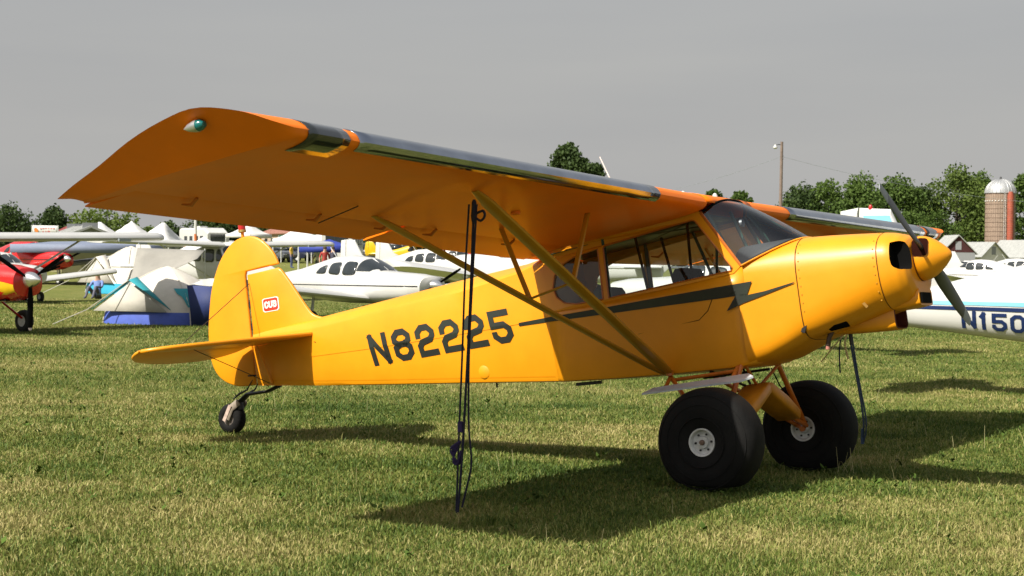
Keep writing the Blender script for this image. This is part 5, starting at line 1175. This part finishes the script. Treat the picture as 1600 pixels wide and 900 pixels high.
for px_, d_, z_, lb in ((960, 190, 7.4, 'overhead wire running left from the utility pole'), (1620, 170, 6.7, 'overhead wire running right from the utility pole')):
    x, y = depth_pt(px_, d_); base = np.array((up[0], up[1], 0.)); a = np.array((.1, 0, 11.15)); b = np.array((x-up[0], y-up[1], z_+ .9)); pts = []
    for t in np.linspace(0, 1, 13): p = a+(b-a)*t; p[2] -= 1.2*4*t*(1-t)*.5; pts.append(p)
    g = MB(); g.tube(pts, .013, 4); o = g.build('overhead_wire', M_GRY); o.location = tuple(base); tag(o, lb, 'wire', 'overhead wires')
def marker_pole():
    loc = spot(305, 120); root = empty('marker_pole', 'white and orange marker pole above the tents', 'pole', loc)
    g = MB(); g.tube([(0, 0, 0), (0, 0, 1.6)], .10, 10); g.build('lower_section', M_WHT, root)
    g = MB(); g.tube([(0, 0, 1.6), (0, 0, 2.35)], .105, 10); g.build('orange_section', mat('orange_band', (.6, .16, .04), .6), root)
    g = MB(); g.tube([(0, 0, 2.35), (0, 0, 4.1)], .10, 10); g.build('upper_section', M_WHT, root)
    g = MB(); g.tube([(0, 0, 4.1), (0, 0, 4.9)], .025, 6); g.build('tip', M_DK, root)
marker_pole()
def banner():
    loc = spot(70, 190); root = empty('banner', 'white banner with orange and red marks between two posts by the trees', 'banner', loc, -YAW)
    z0 = 2.15; g = MB(); g.grid([[(-1.45+2.9*u, .03*math.sin(7*u), z0+1.05*v) for u in np.linspace(0, 1, 12)] for v in (0, .5, 1)]); cl = g.build('cloth', M_TW, root, solid=.02)
    for x in (-1.5, 1.5): g = MB(); g.tube([(x, 0, 0), (x, 0, z0+1.1)], .05, 6); g.build('post', M_WHT, root)
    g = MB(); g.tube([(-1.15, -.05, z0+.75), (-1.0, -.05, z0+.5), (-.85, -.05, z0+.3)], [.16, .2, .14], 8, flat=(.1, 1)); g.build('orange_mark', mat('orange_print', (.7, .22, .04), .6), cl)
    def word(t, x, z, h, w_, m_):
        for i, ch in enumerate(t):
            g = MB()
            for qd in strokes(ch, w_, h, h*.22): g.add([(x+i*w_*1.25+p[0], -.045, z+p[1]) for p in qd], [(0, 1, 2, 3)])
            g.build('banner_letter', m_, cl, smooth_=False)
    word('AIR', -.35, z0+.12, .34, .26, mat('red_print', (.55, .05, .06), .6))
    for i in range(6): g = MB(); g.box((-.5+i*.3, -.045, z0+.74), (.2, .02, .16)); g.build('print_mark', mat('pink_print', (.65, .3, .3), .6), cl)
banner()
# ------------------------------------------------------------------ trees
def leaf_mat(name, c0, c1):
    mt = bpy.data.materials.new(name); mt.use_nodes = True; t = mt.node_tree; n = t.nodes; l = t.links.new; b = n['Principled BSDF']; b.inputs['Roughness'].default_value = .65; b.inputs['Specular IOR Level'].default_value = .2
    an = n.new('ShaderNodeAttribute'); an.attribute_name = 'tint'; rp = n.new('ShaderNodeValToRGB'); rp.color_ramp.elements[0].color = (*c0, 1); rp.color_ramp.elements[1].color = (*c1, 1); l(an.outputs['Fac'], rp.inputs[0]); l(rp.outputs[0], b.inputs['Base Color'])
    tl = n.new('ShaderNodeBsdfTranslucent'); l(rp.outputs[0], tl.inputs[0]); ms = n.new('ShaderNodeMixShader'); ms.inputs[0].default_value = .35; l(b.outputs[0], ms.inputs[1]); l(tl.outputs[0], ms.inputs[2]); l(ms.outputs[0], n['Material Output'].inputs[0]); return mt
LM = [leaf_mat('maple_leaves', (.038, .075, .014), (.12, .185, .04)), leaf_mat('dark_leaves', (.026, .05, .015), (.075, .115, .032)), leaf_mat('light_leaves', (.055, .095, .018), (.165, .225, .05))]
M_BARK = mat('bark', (.075, .06, .048), .9, var=.3, scale=4)
def tree(label, px, dist, hgt, wid, lm, seed, nleaf=5200, trunk_h=.25, gap=.0, shape='round', leaf=.34):
    g_ = np.random.default_rng(seed); loc = spot(px, dist); root = empty('tree', label, 'tree', loc, 0, 'trees at the field edge')
    g = MB(); g.tube([(0, 0, -.1), (.02*wid, 0, hgt*trunk_h), (0, .02*wid, hgt*.6), (.03*wid, 0, hgt*.88)], [hgt*.028, hgt*.02, hgt*.012, hgt*.004], 8); tk = g.build('trunk', M_BARK, root)
    ncl = 40 if shape != 'open' else 17; cl = []
    for i in range(ncl):
        a = g_.uniform(0, 2*math.pi); t = g_.uniform(0, 1)
        if shape == 'spire': zz = trunk_h+(1-trunk_h)*t; rr = (1-t)**.75*.5*g_.uniform(.4, 1)
        else:
            zz = trunk_h+(1-trunk_h)*(.1+.84*t); k = math.sqrt(max(0, 1-(2*(t-.42))**2)) if t > .42 else math.sqrt(max(0, 1-(1.7*(t-.42))**2)); rr = .46*k*math.sqrt(g_.uniform(.15, 1))
        c = np.array((math.cos(a)*rr*wid, math.sin(a)*rr*wid, zz*hgt)); sr_ = wid*g_.uniform(.13, .22)*(1 if shape != 'open' else .9); cl.append((c, sr_))
    for c, sr_ in cl[:11]:
        b0 = np.array((0, 0, hgt*g_.uniform(trunk_h*.8, .6))); g = MB(); g.tube([b0, b0*.5+c*.5+(0, 0, -.04*hgt), c], [hgt*.009, hgt*.006, hgt*.002], 5); g.build('limb', M_BARK, tk)
    tot = sum(s_**2 for c, s_ in cl); V = []; T = []
    for c, sr_ in cl:
        n = int(nleaf*sr_**2/tot); d = g_.normal(size=(n, 3)); d /= np.linalg.norm(d, axis=1)[:, None]; r_ = sr_*(.55+.6*g_.random(n)**.8); wob = 1+.28*np.sin(d[:, 0]*5+c[0])*np.cos(d[:, 2]*6+c[1])
        p = c+d*(r_*wob)[:, None]*np.array((1, 1, .82)); u = g_.normal(size=(n, 3)); u /= np.linalg.norm(u, axis=1)[:, None]; v = np.cross(u, g_.normal(size=(n, 3))); v /= np.linalg.norm(v, axis=1)[:, None]
        s_ = leaf*g_.uniform(.5, 1.3, n)[:, None]; V.append(np.stack([p-u*s_*.5, p+v*s_*.38, p+u*s_*.6, p-v*s_*.38], 1).reshape(-1, 3)); T.append(np.repeat(np.clip(g_.normal(.5, .25)*.5+g_.random(n)*.6, 0, 1), 4))
    V = np.concatenate(V); T = np.concatenate(T); F = [tuple(range(i, i+4)) for i in range(0, len(V), 4)]; V[:, 2] = np.maximum(V[:, 2], .1)
    me = bpy.data.meshes.new('crown'); me.from_pydata(V.tolist(), [], F); at = me.attributes.new('tint', 'FLOAT', 'POINT'); at.data.foreach_set('value', T.astype(np.float32)); me.materials.append(LM[lm]); o = bpy.data.objects.new('crown', me); COL.objects.link(o); o.parent = root
    return root
TR = [ # px, dist, height, width, leaf material, shape, label
 (14, 240, 5.9, 8.0, 1, 'round', 'dark broad tree at the left edge behind the banner'), (84, 245, 6.0, 6.4, 1, 'round', 'dark rounded tree directly behind the banner'), (165, 225, 6.3, 8.4, 2, 'open', 'open branching tree above the white marquee'),
 (262, 260, 4.2, 5.5, 1, 'round', 'low dark tree left of the white pole'), (330, 235, 5.6, 6.4, 1, 'round', 'dense dark tree right of the white pole'), (366, 240, 5.4, 5.4, 1, 'round', 'dark tree directly behind the red beacon'), (408, 238, 5.6, 3.6, 1, 'spire', 'dark pointed conifer right of the fin'), (438, 232, 5.2, 3.4, 1, 'spire', 'smaller pointed conifer left of the reddish roof'), (462, 250, 4.8, 5, 0, 'round', 'low tree behind the reddish roof'), (515, 240, 4.6, 5.5, 1, 'round', 'low dark tree behind the white camper'), (575, 235, 4.4, 6.0, 1, 'round', 'dark bushy tree beneath the wing trailing edge'), (628, 245, 4.4, 6.0, 1, 'round', 'dark bushy tree by the rear wing strut'), (700, 250, 4.4, 6.5, 1, 'round', 'dark low tree behind the near wing root'), (232, 250, 3.4, 5.2, 2, 'round', 'light green bush right of the white marquee'),
 (884, 225, 16.6, 8.0, 1, 'round', 'tall dark tree standing above the middle of the wing'), (926, 228, 14.0, 5.6, 1, 'round', 'shorter dark tree beside the tall one above the wing'),
 (1112, 270, 12.6, 6.2, 0, 'round', 'small rounded tree above the windshield'), (1154, 268, 12.4, 5.6, 0, 'round', 'small rounded tree left of the utility pole'),
 (1248, 285, 13.9, 10.4, 1, 'round', 'dark tree just right of the utility pole'), (1290, 282, 14.3, 9.8, 0, 'round', 'leafy tree second from the utility pole'), (1342, 284, 15.6, 11.6, 0, 'round', 'broad leafy tree behind the raised propeller blade'), (1398, 288, 15.7, 12.2, 0, 'round', 'broad leafy tree left of the tallest tree'), (1438, 300, 15.0, 7.3, 1, 'round', 'darker tree squeezed left of the tallest tree'), (1492, 300, 18.9, 13.4, 2, 'round', 'tallest bright green tree left of the silo'), (1528, 305, 17.4, 9.2, 0, 'round', 'leafy tree against the left side of the silo'), (1602, 310, 18.2, 9.8, 0, 'round', 'leafy tree right of the silo at the edge'), (1463, 278, 9.4, 7.9, 0, 'round', 'low leafy tree behind the maroon gable')]
for i, (px_, d_, h_, w_, lm_, sh_, lb) in enumerate(TR): tree(lb, px_, d_, h_, w_, lm_, 100+i, nleaf=2600 if sh_ == 'open' else (11500 if h_ > 12 else 5000), shape=sh_, trunk_h=.3 if sh_ == 'open' else .08, leaf=.52 if h_ > 12 else .40)
g = MB(); g_ = random.Random(9)
x0, y0 = depth_pt(800, 330)
for i in range(9000):          # hedge line closing the field behind everything
    px_ = g_.uniform(-200, 1800); d_ = g_.uniform(318, 345); x, y = depth_pt(px_, d_); hh = 3.4+1.2*math.sin(px_*.021)+.8*math.sin(px_*.063+1); z = g_.random()**.8*hh; u = np.array([g_.gauss(0, 1) for _ in range(3)]); u /= np.linalg.norm(u); v = np.cross(u, [g_.gauss(0, 1) for _ in range(3)]); v /= np.linalg.norm(v); s_ = g_.uniform(.4, 1.0); p = np.array((x, y, zground(x, y)+z))
    g.add([p-u*s_, p+v*s_*.7, p+u*s_, p-v*s_*.7], [(0, 1, 2, 3)])
o = g.build('hedgerow', LM[1], smooth_=False); tag(o, 'far dark hedgerow closing the field', 'hedge', kind='stuff')
